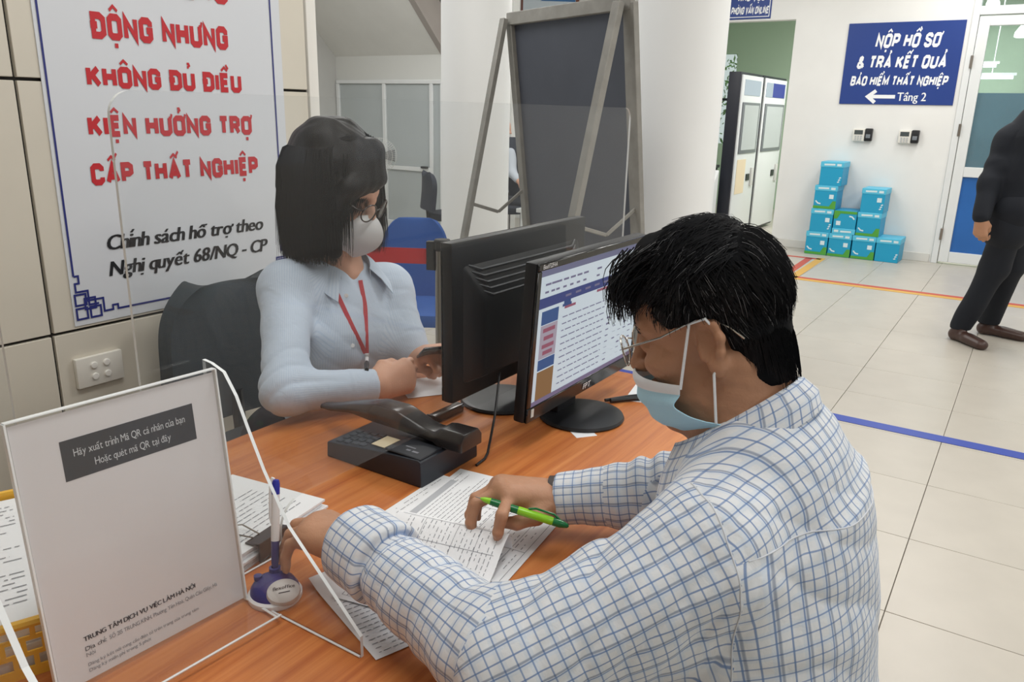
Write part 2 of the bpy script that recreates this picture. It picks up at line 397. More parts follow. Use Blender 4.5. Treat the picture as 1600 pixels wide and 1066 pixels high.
# damp stain below poster
# poster
po = empty('wall_poster', 'large white poster with red capitals and navy border on the cream wall', 'poster', (1.08, WY, .865))
MB().b2((0, -.003, 0), (.765, -.0005, 1.6)).build('sheet', mat('white_vinyl', 'd9dde3', .45), po)
T = planeT((-1.08+0, -.0042, -.865), (1, 0, 0), (0, 0, 1))
mb = MB()
for s, z0, h, xa, xb in [('KIỆN HƯỞNG TRỢ', 1.358, .057, 1.182, 1.707), ('CẤP THẤT NGHIỆP', 1.233, .058, 1.174, 1.721), ('KHÔNG ĐỦ ĐIỀU', 1.483, .056, 1.194, 1.679), ('ĐỘNG NHƯNG', 1.604, .066, 1.222, 1.641), ('NGƯỜI LAO', 1.731, .066, 1.24, 1.651)]:
    sign_text(mb, s, T, h, (xa+xb)/2, z0, .27, xb-xa, gap=.36, space=.5)
mb.build('red_lettering', mat('red_ink', 'c3242e', .5), po)
mb = MB()
type_text(mb, 'Chính sách hỗ trợ theo', T, .043, 1.19, 1.058, 0.0, .535, .012)
type_text(mb, 'Nghị quyết 68/NQ - CP', T, .043, 1.19, .986, 0.0, .545, .012)
# bold italic: second pass shifted a hair gives the heavier weight, and a lean
def lean(mb, T0):
    return mb
tx = MB()
def TI(q, dx=0): return T((q[0]+dx+(q[1]-round(q[1], 0))*0, q[1]))
for dx in (0, .0022, .0042):
    for s, z0, w in (('Chính sách hỗ trợ theo', 1.058, .53), ('Nghị quyết 68/NQ - CP', .986, .54)):
        type_text(tx, s, (lambda dx, z0: (lambda q: T((q[0]+dx+.22*(q[1]-z0), q[1]))))(dx, z0), .04, 1.19, z0, 0.0, w)
tx.build('black_lettering', mat('black_ink', '17181c', .5), po)
nb = MB(); t_ = .0055
for x, z0, z1 in ((1.092, 1.0, 2.46), (1.807, 1.0, 2.46)): ribbon(nb, [(x, z0), (x, z1)], t_, T)
ribbon(nb, [(1.235, .893), (1.675, .893)], t_, T)
for sx_ in (1, -1):
    G = (lambda sx_: (lambda q: T((1.4495+sx_*(q[0]-1.4495), q[1]))))(sx_)
    ribbon(nb, [(1.092, 1.0), (1.104, 1.0), (1.104, .98), (1.093, .98), (1.093, .957), (1.125, .957), (1.125, .918), (1.152, .918)], t_, G)
    ribbon(nb, [(1.235, .893), (1.205, .893), (1.205, .905), (1.19, .905), (1.19, .893), (1.165, .893), (1.165, .93), (1.112, .93)], t_, G)
    for cx, cz in ((1.103, .935), (1.103, .897), (1.141, .897), (1.128, .922)):
        ribbon(nb, [(cx-.0145, cz-.0145), (cx+.0145, cz-.0145), (cx+.0145, cz+.0145), (cx-.0145, cz+.0145), (cx-.0145, cz-.0145)], t_, G)
nb.build('navy_border', mat('navy_ink', '262e78', .5), po)
# ------------------------------------------------------------------ space under the stairs
XP = 7.55
struct(MB().b2((5.2, 7.6, 0), (XP+.1, 7.72, 3.5)).build('wall_stair_side', M_grey))
struct(MB().b2((XP, 4.95, 1.77), (XP+.12, 7.6, 3.5)).build('wall_stair_back', mat('white_plaster', 'd6d7d3', .7)))
struct(MB().b2((XP, 4.95, 0), (XP+.12, 5.86, 1.77)).build('wall_stair_back_low', mat('white_plaster', 'd6d7d3', .7)))
# partition: frame, frosted panels, door
pt = struct(empty('door_1', loc=(XP, 6.7, 0)))
fr_ = lambda lo, hi, mt, nm='frame': MB().b2((lo[0]-XP, lo[1]-6.7, lo[2]), (hi[0]-XP, hi[1]-6.7, hi[2])).build(nm, mt, pt, bevel=.004, seg=1)
fr_((XP-.03, 5.88, 1.725), (XP+.02, 7.58, 1.77), M_alu, 'head_rail')
fr_((XP-.05, 5.86, 0), (XP+.02, 7.58, .1), M_alu, 'sill')
for y in (5.9, 6.06, 6.79, 7.56): fr_((XP-.03, y-.025, .1), (XP+.02, y+.025, 1.725), M_alu, 'mullion')
fr_((XP-.03, 6.085, .72), (XP+.02, 6.765, .77), M_alu, 'mid_rail')
fr_((XP-.005, 6.085, .1), (XP+.01, 6.765, .72), M_frost, 'panel'); fr_((XP-.005, 6.085, .77), (XP+.01, 6.765, 1.725), M_frost, 'panel')
fr_((XP-.005, 6.815, .1), (XP+.01, 7.535, 1.725), M_frost, 'panel'); fr_((XP-.005, 5.925, .1), (XP+.01, 6.035, 1.725), M_frost, 'panel')
fr_((XP-.06, 6.1, .76), (XP-.03, 6.2, .785), M_dgrey, 'handle')
# stair: soffit, side, steps, rail
st_dx, st_dz = -.549, .51
def stair_pt(s, y, off=0): return (7.55+st_dx*s, y, 2.045+st_dz*s+off)
sl = struct(MB().add([stair_pt(s, y, o_) for s in (0, 3) for y in (5.92, 7.6) for o_ in (0, .16)], [(0, 2, 3, 1), (4, 5, 7, 6), (0, 1, 5, 4), (2, 6, 7, 3), (0, 4, 6, 2), (1, 3, 7, 5)]).build('trim_2', M_stair))
struct(MB().add([stair_pt(s, y, o_) for s in (-.6, 3) for y in (5.84, 5.92) for o_ in (-.02, .42)], [(0, 2, 3, 1), (4, 5, 7, 6), (0, 1, 5, 4), (2, 6, 7, 3), (0, 4, 6, 2), (1, 3, 7, 5)]).build('trim_3', M_string))
hr = empty('stair_railing', 'dark metal railing of the stair at the top edge of the photo', 'railing', stair_pt(0, 5.88, .42))
rb = MB().tube([Vector(stair_pt(s, 5.88, 1.2))-hr.location for s in (-.4, 3)], .022, 8).build('handrail', M_dgrey, hr, smooth=True)
MB().tube([Vector(stair_pt(s, 5.88, .62))-hr.location for s in (-.4, 3)], .012, 8).build('rail', M_dgrey, hr, smooth=True)
for k in range(8):
    s = -.3+k*.42; MB().tube([Vector(stair_pt(s, 5.88, .4))-hr.location, Vector(stair_pt(s, 5.88, 1.2))-hr.location], .011, 6).build('baluster', M_dgrey, hr, smooth=True)
# ------------------------------------------------------------------ columns
for nm, x, y, r in (('wall_column_1', 5.36, 3.86, .275), ('wall_column_2', 5.33, 2.15, .30)):
    struct(MB().lathe([(r+.004, 0), (r+.004, .1), (r, .105), (r, 3.5)], 64, (x, y, 0)).build(nm, M_col, smooth=True))
# ------------------------------------------------------------------ right wall with doorway and glazed door
XW = 9.4; DW0, DW1, DWH = 2.49, 3.32, 2.47   # open doorway
GD0, GD1 = -.35, .8                            # glazed door
wr_ = MB().b2((XW, GD1, 0), (XW+.13, DW0, 3.5)).b2((XW, DW0, DWH), (XW+.13, DW1, 3.5)).b2((XW, DW1, 0), (XW+.13, 6.2, 3.5)).b2((XW, -4.2, 0), (XW+.13, GD0, 3.5)).b2((XW, GD0, 3.1), (XW+.13, GD1, 3.5))
struct(wr_.build('wall_right', M_white))
struct(MB().b2((XW-.012, GD1+.02, 0), (XW, DW0-.02, .09)).build('baseboard_right', mat('white_skirting', 'dcdad4', .4), bevel=.003, seg=1))
# glazed door
gd = struct(empty('door_2', loc=(XW, GD0, 0)))
def g_(nm, y0, y1, z0, z1, mt, d0=-.02, d1=.05, bv=.004): return MB().b2((d0, y0-GD0, z0), (d1, y1-GD0, z1)).build(nm, mt, gd, bevel=bv, seg=1)
g_('outer_jamb', .74, .8, 0, 3.1, M_alu, -.03, .1); g_('outer_jamb', -.35, -.29, 0, 3.1, M_alu, -.03, .1)
g_('head_rail', -.29, .74, 2.44, 2.52, M_alu, -.03, .1); g_('head_rail', -.29, .74, 3.04, 3.1, M_alu, -.03, .1)
g_('stile', .64, .735, .02, 2.43, M_alu); g_('stile', -.285, -.19, .02, 2.43, M_alu)
g_('rail', -.19, .64, .02, .13, M_alu); g_('rail', -.19, .64, .9, 1.0, M_alu); g_('rail', -.19, .64, 2.34, 2.43, M_alu)
g_('pane', -.19, .64, 1.0, 2.34, M_door_glass, .01, .018, 0); g_('pane', -.29, .74, 2.52, 3.04, M_door_glass, .01, .018, 0)
g_('kick_panel', -.19, .64, .13, .9, mat('blue_panel', '2765ae', .35, noise=.08, nscale=3), .005, .02, 0)
g_('frosted_film', -.19, .64, 1.0, 1.72, mat('blue_grey_film', '5f8396', .4, noise=.1, nscale=2), .019, .021, 0)
for z in (.25, 1.3, 1.95): g_('hinge', .73, .755, z, z+.12, M_steel, -.045, -.02, .003)
# back room
struct(MB().b2((13.2, -1.5, 0), (13.32, 4.35, 3.5)).b2((13.2, 5.25, 0), (13.32, 5.6, 3.5)).b2((13.2, 4.35, 0), (13.32, 5.25, 1.0)).b2((13.2, 4.35, 2.4), (13.32, 5.25, 3.5)).build('wall_back_room', M_green))
struct(MB().b2((XW+.13, -1.6, 0), (13.2, -1.5, 3.5)).build('wall_back_room_side', M_green))
struct(MB().b2((XW+.13, 5.5, 0), (13.32, 5.6, 3.5)).build('wall_back_room_far', M_green))
struct(MB().b2((13.24, 4.35, 1.0), (13.26, 5.25, 2.4)).build('window_1', acrylic('window_glass', (.9, .95, .92, 1), .02)))
struct(MB().b2((13.22, 4.35, 1.68), (13.28, 5.25, 1.72)).build('window_1_bar', M_dgrey))
# foliage beyond the window
fo = MB(); rng = random.Random(3)
for k in range(900):
    c = Vector((13.55+rng.random()*.4, 3.9+rng.random()*1.8, .5+rng.random()*2.1)); a = Vector((rng.uniform(-1, 1), rng.uniform(-1, 1), rng.uniform(-1, 1))).normalized(); b = a.orthogonal().normalized()
    L_ = rng.uniform(.06, .14); fo.quad(c, c+a*L_*.5+b*L_*.3, c+a*L_, c+a*L_*.5-b*L_*.3)
bush = empty('leafy_shrub', 'green leafy shrub seen through the far window beyond the doorway', 'shrub', (13.75, 4.8, 0))
fo.v = [(x-13.75, y-4.8, z) for x, y, z in fo.v]
tag(fo.build('foliage', mat('green_leaf', '8fb070', .5, noise=.35, nscale=8), bush), kind='stuff')
MB().tube([(0, 0, 0), (.02, 0, .9), (0, .05, 1.9)], [.06, .05, .03], 8).build('stem', mat('bark', '5b4a38', .9), bush, smooth=True)
# wooden cabinet and tube lights in the back room
wc = empty('wooden_cabinet', 'tall brown wooden cabinet behind the glass door', 'cabinet', (12.9, -.35, 0))
MB().b2((-.25, -.55, 0), (.25, .55, 2.25)).build('body', mat('brown_wood', '6f5a4b', .5, noise=.15, nscale=6), wc, bevel=.006)
for y in (-.27, .27):
    for z0, z1 in ((.08, 1.1), (1.16, 2.18)): MB().b2((-.275, y-.24, z0), (-.25, y+.24, z1)).build('door', mat('brown_wood_door', '7d6655', .5, noise=.15, nscale=6), wc, bevel=.006)
for i, (px, py, n_) in enumerate([(1525, 103, 'upper'), (1549, 121, 'lower')]):
    p = atp(px, py, 0, 11.9 if i == 0 else 11.2); t_ = empty('tube_light', n_+' glowing tube light seen through the glass door', 'lamp', p)
    MB().tube([(0, -.22, 0), (0, .22, 0)], .02, 10).build('tube', mat('tube_glow', 'f5faff', .5, emit=3), t_, smooth=True)
    MB().b2((-.03, -.25, .02), (.03, .25, .05)).build('housing', M_alu, t_)
    MB().tube([(0, 0, .05), (0, 0, 3.49-p[2])], .006, 6).build('hanger', M_alu, t_)
for i, (px, py, n_) in enumerate([(1552, 4, 'spot lamp behind the pane above the glass door'), (1597, 50, 'round lamp seen through the glass door by the frame edge')]):
    p = atp(px, py, 0, 11.2); t_ = empty('ceiling_lamp', n_, 'lamp', (p[0], p[1], 3.5))
    MB().lathe([(.02, p[2]-3.42), (.07, p[2]-3.5), (.075, p[2]-3.55), (.06, p[2]-3.56), (.01, p[2]-3.56)], 20).build('shade', mat('lamp_glow', 'fffdf5', .5, emit=2.5), t_, smooth=True)
    MB().tube([(0, 0, p[2]-3.42), (0, 0, 0)], .008, 6).build('rod', M_alu, t_)
# signs
def sign_board(name, label, y0, y1, z0, z1, lines, x=XW, border=False):
    s = empty(name, label, 'sign', (x, (y0+y1)/2, z0)); yc = (y0+y1)/2
    MB().b2((-.012, y0-yc, 0), (0, y1-yc, z1-z0)).build('board', M_navy, s, bevel=.002, seg=1)
    T_ = planeT((-.0135, yc-yc, -z0), (0, -1, 0), (0, 0, 1)); mb = MB()
    for l in lines:
        if l[0] == 'T': type_text(mb, l[1], T_, l[3], l[4], l[2], 0.0, l[5], .1 if 0 else 0)
        elif l[0] == 'A': [ribbon(mb, q, l[2], T_) for q in l[1]]
        else: sign_text(mb, l[0], T_, l[2], l[3], l[1], .24, l[4], gap=.34, shear=.12)
    mb.build('white_lettering', M_signw, s); return s
c_ = lambda px, py: 1.38-atp(px, py, 0, XW)[1]
sign_board('direction_sign', 'large navy wall sign with white capitals and a left arrow', .842, 1.932, 1.597, 2.404,
    [('NỘP HỒ SƠ', 2.155, .14, .035, .60), ('& TRẢ KẾT QUẢ', 1.952, .13, .0, .84), ('BẢO HIỂM THẤT NGHIỆP', 1.783, .098, .0, .92),
     ('T', 'Tầng 2', 1.635, .082, .02, .27), ('T', 'Tầng 2', 1.636, .082, .023, .27), ('A', [[(-.25, 1.675), (.0, 1.675)], [(-.19, 1.735), (-.265, 1.675), (-.19, 1.615)]], .036)])
kv = sign_board('area_sign', 'small navy sign over the open doorway, cut by the top edge', 2.77, 3.25, 2.49, 2.81,
    [('KHU VỰC', 2.675, .08, .01, .30), ('PHÒNG VẤN ONLINE', 2.54, .08, .0, .42)])
mb = MB(); ribbon(mb, [(-.222, .022), (.222, .022), (.222, .298), (-.222, .298), (-.222, .022)], .008, planeT((-.0135, 0, 0), (0, -1, 0), (0, 0, 1))); mb.build('white_border', M_signw, kv)
# face/finger readers on the wall
for i, (px, py, lb) in enumerate([(1349, 211, 'left attendance terminal under the large navy sign'), (1421, 214, 'right attendance terminal under the large navy sign, nearer the door')]):
    p = atp(px, py, 0, XW); r = empty('attendance_terminal', lb, 'terminal', (XW, p[1], p[2]), group=None)
    MB().b2((-.045, -.02, -.065), (0, .1, .065)).build('body', mat('ivory_plastic', 'e8e5dc', .35), r, bevel=.008)
    MB().b2((-.06, -.095, -.062), (0, -.022, .07)).build('reader', M_black, r, bevel=.012)
    MB().b2((-.048, .0, .005), (-.044, .085, .05)).build('screen', mat('lcd_dark', '4a5152', .2), r)
    MB().b2((-.064, -.08, -.03), (-.058, -.035, .01)).build('sensor', mat('sensor_grey', '7a8086', .2), r, bevel=.002)
    kb = MB()
    for a in range(3):
        for b in range(3): kb.b2((-.05, .005+a*.027, -.056+b*.018), (-.044, .023+a*.027, -.044+b*.018))
    kb.build('keypad', mat('keys_grey', 'b9bcbd', .4), r)
# blue archive boxes
Mb1 = mat('blue_carton', '1a9cc6', .45); Mb2 = mat('cyan_carton_lid', '55bfe0', .45); Mb3 = mat('green_carton_print', '4f9f3c', .5); Mb4 = mat('pale_carton_print', 'd3e6ec', .5)
def carton(y, z, label, flip=False, green=True, sticker=True, x=9.225):
    o = empty('storage_carton', label, 'box', (x, y, z), random.uniform(-.012, .012), 'blue cartons stacked against the right wall'); w, d, h = .236, .32, .25
    flat = Matrix.Translation((0, 0, h)) @ Matrix.Rotation(math.pi, 4, 'X') if flip else Matrix.Identity(4)
    def P(nm, lo, hi, mt, bv=0.0):
        mb = MB(); mb.M = flat; mb.b2(lo, hi); return mb.build(nm, mt, o, bevel=bv, seg=1)
    P('body', (-d/2+.004, -w/2+.004, 0), (d/2-.004, w/2-.004, h-.008), Mb1, .003)
    P('lid', (-d/2, -w/2, h-.058), (d/2, w/2, h), Mb2, .004)
    mb = MB(); mb.M = flat; T_ = lambda q: (-d/2+.0025, -q[0], q[1])
    if green:
        gm = MB(); gm.M = flat; gm.add([T_(q) for q in [(-.115, .004), (.115, .004), (.115, .09), (.08, .09), (.05, .032), (-.115, .032)]], [(0, 1, 2, 3, 4, 5)]); gm.build('green_band', Mb3, o)
        ribbon(mb, [(-.095, .085), (-.07, .06), (-.04, .055)], .014, T_)
    else:
        for k in range(3): ribbon(mb, [(.07+.007*k, .04+.022*k), (.09+.007*k, .047+.022*k)], .012, T_)
    if sticker: ribbon(mb, [(.04, .135), (.085, .135)], .045, T_)
    TL = lambda q: (-d/2-.0012, -q[0], q[1])
    ribbon(mb, [(-.08, h-.03), (.03, h-.027)], .018, TL); ribbon(mb, [(.05, h-.03), (.095, h-.03)], .024, TL)
    mb.build('printed_marks', Mb4, o); return o
ys = [1.91, 1.67, 1.43, 1.19]
carton(ys[0], 0, 'blue carton with green band, floor row, farthest left'); carton(ys[1], 0, 'blue carton with green band, floor row, second from left'); carton(ys[2], 0, 'blue carton with green band, floor row, third from left')
carton(ys[3], 0, 'plain blue carton at the right end of the floor row', green=False, sticker=False)
carton(ys[0]-.02, .25, 'plain blue carton with white sticker, second layer of the tall stack', green=False)
carton(ys[1]-.02, .25, 'blue carton turned upside down in the middle of the second layer', flip=True)
carton(ys[2]-.02, .25, 'blue carton with green band, second layer under the shorter stack top', sticker=False)
carton(ys[0]-.03, .5, 'blue carton with green band, third layer of the tall stack')
carton(ys[2]-.03, .5, 'plain blue carton on top of the shorter stack', green=False)
carton(ys[0]-.06, .75, 'plain blue carton on top of the tall left stack', green=False, sticker=False)
# kiosks beyond the doorway
def kiosk(x0, x1, lb, note):
    k = empty('information_kiosk', lb, 'kiosk', ((x0+x1)/2, 3.0, 0)); w = x1-x0
    MB().b2((-w/2, 0, .03), (w/2, .14, 1.93)).build('cabinet', mat('kiosk_black', '171a26', .4), k, bevel=.01)
    MB().b2((-w/2+.03, -.02, .06), (w/2-.03, 0, 1.9)).build('front_panel', mat('kiosk_white', 'd9dcdd', .35), k, bevel=.006)
    MB().b2((-w/2+.09, -.032, 1.02), (w/2-.09, -.02, 1.60)).build('screen_frame', mat('kiosk_frame', '6d7176', .4), k, bevel=.004)
    MB().b2((-w/2+.15, -.035, 1.06), (w/2-.15, -.03, 1.57)).build('screen', mat('kiosk_screen', 'b4b8bb', .25), k)
    MB().b2((-w/2+.12, -.026, 1.68), (w/2-.12, -.019, 1.85)).build('header', mat('lit_header_'+note, 'dcecf8' if note == 'a' else '3a47c0', .4, emit=.6), k)
    if note == 'b':
        MB().b2((-w/2+.08, -.027, 1.68), (-w/2+.36, -.019, 1.85)).build('header_white', mat('lit_header_a', 'dcecf8', .4, emit=.6), k)
    else:
        MB().b2((-w/2+.1, -.024, .55), (w/2-.42, -.019, .95)).build('note_sheet', mat('manila_paper', 'd9c9ac', .7), k)
    MB().b2((w/2-.2, -.04, .62), (w/2-.1, -.019, .84)).build('handle', M_grey, k, bevel=.006)
    MB().b2((w/2-.36, -.03, .69), (w/2-.24, -.019, .77)).build('slot', M_black, k)
    return k
kiosk(9.285, 10.13, 'left information kiosk with black side and paper note', 'a'); kiosk(10.17, 11.2, 'right information kiosk with blue header strip', 'b')
# table and monitor left of the kiosks in the back room
tb = empty('side_desk', 'dark side desk left of the kiosks beyond the doorway', 'desk', (10.9, 4.3, 0))
MB().b2((-.9, -.3, .70), (.9, .3, .74)).build('desktop', M_dgrey, tb, bevel=.004)
for sx_ in (-.85, .85): MB().b2((sx_-.02, -.28, 0), (sx_+.02, .28, .7)).build('side_panel', M_dgrey, tb)
mo = empty('desk_monitor', 'lit monitor on the side desk left of the kiosks', 'monitor', (10.4, 4.25, .74), .5)
MB().b2((-.27, -.02, .1), (.27, .02, .44)).build('housing', M_black, mo, bevel=.006); MB().b2((-.25, -.024, .12), (.25, -.019, .42)).build('screen', mat('lit_screen', 'dbe9f3', .3, emit=.7), mo)
MB().b2((-.03, -.02, .01), (.03, .02, .12)).build('neck', M_black, mo); MB().lathe([(.1, 0), (.1, .012), (.03, .016)], 20).build('foot', M_black, mo)
wt = empty('white_pedestal', 'white slanted pedestal left of the black kiosk side', 'pedestal', (8.98, 3.3, 0))
MB().prism([(-.14, 0), (.16, 0), (.16, .84), (-.14, .52)], -.2, .2, Matrix.Rotation(math.pi/2, 4, 'X')).build('body', M_alu, wt, bevel=.008)
# ------------------------------------------------------------------ easel: A-frame board between the columns
ea = empty('a_frame_board', 'grey wooden A-frame signboard seen from behind between the columns', 'signboard', (4.22, 2.43, 0))
A = Vector(atz(797, 30, 2.0)); B = Vector(atz(985, 3, 2.0)); dr = (B-A); Wd = dr.length; dr.normalize(); nn = Vector((0, 0, 1)).cross(dr)
if nn.y < 0: nn = -nn     # towards image left
eo = ea.location; M_fr = mat('grey_painted_wood', '8b8983', .7, noise=.12, nscale=12); M_bd = mat('slate_board', '4b4f59', .6, noise=.06, nscale=4)
def bar(nm, a, b, w, t, mt, side):
    a = Vector(a); b = Vector(b); d = b-a; L_ = d.length; d.normalize(); s_ = (side-d*side.dot(d)).normalized(); u_ = d.cross(s_)
    M_ = Matrix((s_, u_, d)).transposed().to_4x4(); M_.translation = (a+b)/2-eo
    mb = MB(); mb.M = M_; mb.box((0, 0, 0), (w, t, L_)); return mb.build(nm, mt, ea, bevel=.004, seg=1)
lean_ = -nn*.26; A0 = A+lean_-Vector((0, 0, 2)); B0 = B+lean_-Vector((0, 0, 2)); A0.z = 0; B0.z = 0
mid = lambda p, q, t: p+(q-p)*t
bar('stile', A0, A, .055, .035, M_fr, dr); bar('stile', B0, B, .09, .035, M_fr, dr)
bar('top_rail', A-dr*.02, B+dr*.02, .075, .035, M_fr, Vector((0, 0, 1))); bar('bottom_rail', mid(A0, A, .2), mid(B0, B, .2), .06, .035, M_fr, Vector((0, 0, 1)))
P1, P2 = mid(A0, A, .2), mid(B0, B, .2); k_ = nn*-.012
bd = MB(); bd.add([tuple(p+o_-eo) for p in (P1, P2, B, A) for o_ in (k_, k_*1.8)], [(0, 2, 4, 6), (7, 5, 3, 1), (0, 1, 3, 2), (2, 3, 5, 4), (4, 5, 7, 6), (6, 7, 1, 0)]); bd.build('board', M_bd, ea)
LA = A+nn*.46; LA.z = 0; LB = B+nn*.50; LB.z = 0
bar('leg', LA, A+nn*.045, .05, .035, M_fr, dr); bar('leg', LB, B+nn*.045-dr*.04, .06, .04, M_fr, dr)
bar('leg_rail', mid(LA, A, .2), mid(LB, B, .2), .045, .03, M_fr, Vector((0, 0, 1)))
for p, q in ((A0, A), (B0, B)):
    l0 = LA if p is A0 else LB
    a_ = mid(l0, q, .43); b_ = mid(p, q, .47); mm_ = (a_+b_)/2-Vector((0, 0, .10))
    bar('stay', a_, mm_, .022, .012, M_fr, Vector((0, 0, 1))); bar('stay', mm_, b_, .022, .012, M_fr, Vector((0, 0, 1)))
# ------------------------------------------------------------------ counter, box, chair seen between column and easel
wd = empty('white_counter', 'low white counter behind the A-frame board', 'counter', (6.72, 3.55, 0))
MB().b2((-.2, -1.0, 0), (.3, .60, .50)).build('front', M_alu, wd, bevel=.006); MB().b2((-.23, -1.03, .50), (.33, .63, .54)).build('top', M_alu, wd, bevel=.004)
bx = empty('dark_case', 'dark grey case on the white counter beside the column', 'case', (6.72, 3.80, .54))
MB().b2((-.2, -.36, .03), (.22, .26, .27)).build('body', mat('case_grey', '31363b', .5), bx, bevel=.012)
for y in (-.3, .2):
    for x in (-.15, .17): MB().lathe([(.015, 0), (.015, .035)], 10, (x, y, 0)).build('foot', M_black, bx)
def task_chair(name, label, loc, rz, mt, h=.95):
    c = empty(name, label, 'chair', loc, rz)
    MB().grid(lambda u, v: ((u-.5)*.44*math.sqrt(max(.16, 1-max(0, ((1-(1-v)**1.6)-.5)/.54)**3.4)), .20+.05*math.cos((u-.5)*2.4)-.02*math.sin(v*3), .52+(1-(1-v)**1.6)*(h-.52)), 20, 26).build('backrest', mt, c, smooth=True, solid=.05)
    MB().prism([(math.cos(a)*.24*(1 if abs(math.cos(a)) < .8 else .98), math.sin(a)*.23) for a in np.linspace(0, 2*math.pi, 24, endpoint=False)], .42, .49).build('seat', mt, c, bevel=.015)
    MB().tube([(0, .1, .42), (0, .24, .45), (0, .25, .6)], .02, 8).build('back_bar', M_black, c, smooth=True)
    MB().tube([(0, 0, .08), (0, 0, .43)], .028, 10).build('gas_post', M_chrome, c, smooth=True)
    for k in range(5):
        a = k*2*math.pi/5+.3; MB().tube([(0, 0, .1), (math.cos(a)*.27, math.sin(a)*.27, .06)], [.025, .018], 8).build('leg', M_black, c, smooth=True)
        MB().lathe([(.001, 0), (.022, .004), (.026, .022), (.022, .045), (.001, .05)], 10, (math.cos(a)*.27, math.sin(a)*.27, 0)).build('caster', M_black, c, smooth=True)
    return c
M_fab = mat('charcoal_fabric', '3b4247', .85, bump=.5, bscale=500); M_navyfab = mat('navy_black_fabric', '262c38', .8, bump=.4, bscale=400)
q = atd(806, 300, 8.35); task_chair('office_chair', 'dark office chair glimpsed right of the first white column', (q[0]-.1, q[1]+.03, 0), -1.0, M_navyfab, 1.18)
q = atd(704, 330, 7.7); task_chair('office_chair', 'black office chair half hidden at the left of the first white column', (q[0], q[1]-.02, 0), .9, M_navyfab, .86)
# poster high on the back wall
q0 = atp(815, 6, 0, XW); q1 = atp(905, 6, 0, XW)
hp = empty('framed_poster', 'blue and white poster in brown frame, high behind the A-frame board', 'poster', (XW, (q0[1]+q1[1])/2, q1[2]-.08)); w_ = q0[1]-q1[1]
MB().b2((-.02, -w_/2, 0), (0, w_/2, .62)).build('frame', mat('brown_frame', '7c4a3d', .5), hp, bevel=.004); MB().b2((-.026, -w_/2+.04, .04), (-.02, w_/2-.04, .58)).build('print', mat('poster_print', 'dfe8ee', .5), hp)
MB().add([(-.0275, -w_/2+.04, .1), (-.0275, -w_/2+.04, .3), (-.0275, w_/2-.3, .14)], [(0, 1, 2)]).build('blue_field', mat('poster_blue', '4a7db5', .5), hp)
# ------------------------------------------------------------------ standing fan
q = atp(593, 243, 0, 6.6); fz = q[2]
fn = empty('standing_fan', 'grey standing fan in front of the frosted partition', 'fan', (q[0], q[1], 0))
dirf = Vector((-q[0], -q[1], 0)).normalized(); FM = Matrix.Translation((0, 0, fz)) @ dirf.to_track_quat('Z', 'Y').to_matrix().to_4x4()
g = MB(); g.M = FM
for k in range(48):
    a = 2*math.pi*k/48
    for s_ in (1, -1): g.tube([(math.cos(a)*.03, math.sin(a)*.03, .06*s_), (math.cos(a)*.12, math.sin(a)*.12, .055*s_), (math.cos(a)*.185, math.sin(a)*.185, .0)], .0018, 3, False)
for r_ in (.09, .14, .185): g.tube([(math.cos(a)*r_, math.sin(a)*r_, .052*(r_ < .18)) for a in np.linspace(0, 2*math.pi, 33)], .003, 4, False)
g.build('cage', M_grey, fn, smooth=True)
h_ = MB(); h_.M = FM; h_.lathe([(.001, .07), (.035, .068), (.042, .055), (.042, .03)], 20); h_.build('hub', mat('silver_plastic', 'b9bab8', .4), fn, smooth=True)
for k in range(3):
    b_ = MB(); b_.M = FM @ Matrix.Rotation(2*math.pi*k/3, 4, 'Z'); b_.grid(lambda u, v: (.03+u*.135, (v-.5)*(.05+.12*u*(1-.3*u)), .02*(v-.5)), 5, 4); b_.build('blade', mat('smoky_plastic', '777b7c', .3), fn, smooth=True, solid=.003)
m_ = MB(); m_.M = FM; m_.lathe([(.001, -.16), (.05, -.15), (.06, -.05), (.04, -.02)], 16); m_.build('motor', M_dgrey, fn, smooth=True)
MB().tube([tuple(-dirf*.1+Vector((0, 0, 0.05))), tuple(-dirf*.1+Vector((0, 0, fz-.05)))], .014, 10).build('pole', M_dgrey, fn, smooth=True)
MB().b2((-.05, -.05, fz-.3), (.05, .05, fz-.16)).build('control_box', M_dgrey, fn, bevel=.01); MB().lathe([(.2, 0), (.2, .02), (.06, .05), (.02, .06)], 28).build('base', M_dgrey, fn, smooth=True)
# ------------------------------------------------------------------ blue chair and belt post
q = atd(640, 400, 4.0)
bc = empty('visitor_chair', 'blue upholstered chair with chrome armrest behind the belt post', 'chair', (q[0]+.05, q[1]+.05, 0), -1.0)
M_bl = mat('blue_fabric', '2154a0', .75, bump=.3, bscale=300)
MB().grid(lambda u, v: ((u-.5)*.36*math.sqrt(max(.16, 1-max(0, ((1-(1-v)**1.6)-.45)/.60)**3)), .18+.04*math.cos((u-.5)*2)+.1*v-.03, .42+(1-(1-v)**1.6)*.46), 20, 26).build('backrest', M_bl, bc, smooth=True, solid=.045)
MB().b2((-.21, -.25, .40), (.21, .2, .47)).build('seat', M_bl, bc, bevel=.025)
for s_ in (-1, 1):
    MB().tube([(s_*.24, .26, .66), (s_*.25, .18, .58), (s_*.25, .0, .62), (s_*.25, -.2, .61), (s_*.25, -.25, .55), (s_*.24, -.26, .02)], .013, 10).build('armrest', M_chrome, bc, smooth=True)
    MB().tube([(s_*.22, -.2, .40), (s_*.22, .15, .38), (s_*.23, .3, .012)], .013, 10).build('leg', M_chrome, bc, smooth=True)
q = atd(691, 374, 3.5)
sp = empty('belt_post', 'steel queue post with black top and red belt', 'post', (q[0], q[1], 0)); pz = q[2]
MB().lathe([(.032, .03), (.032, pz-.05)], 28).build('pole', M_steel, sp, smooth=True)
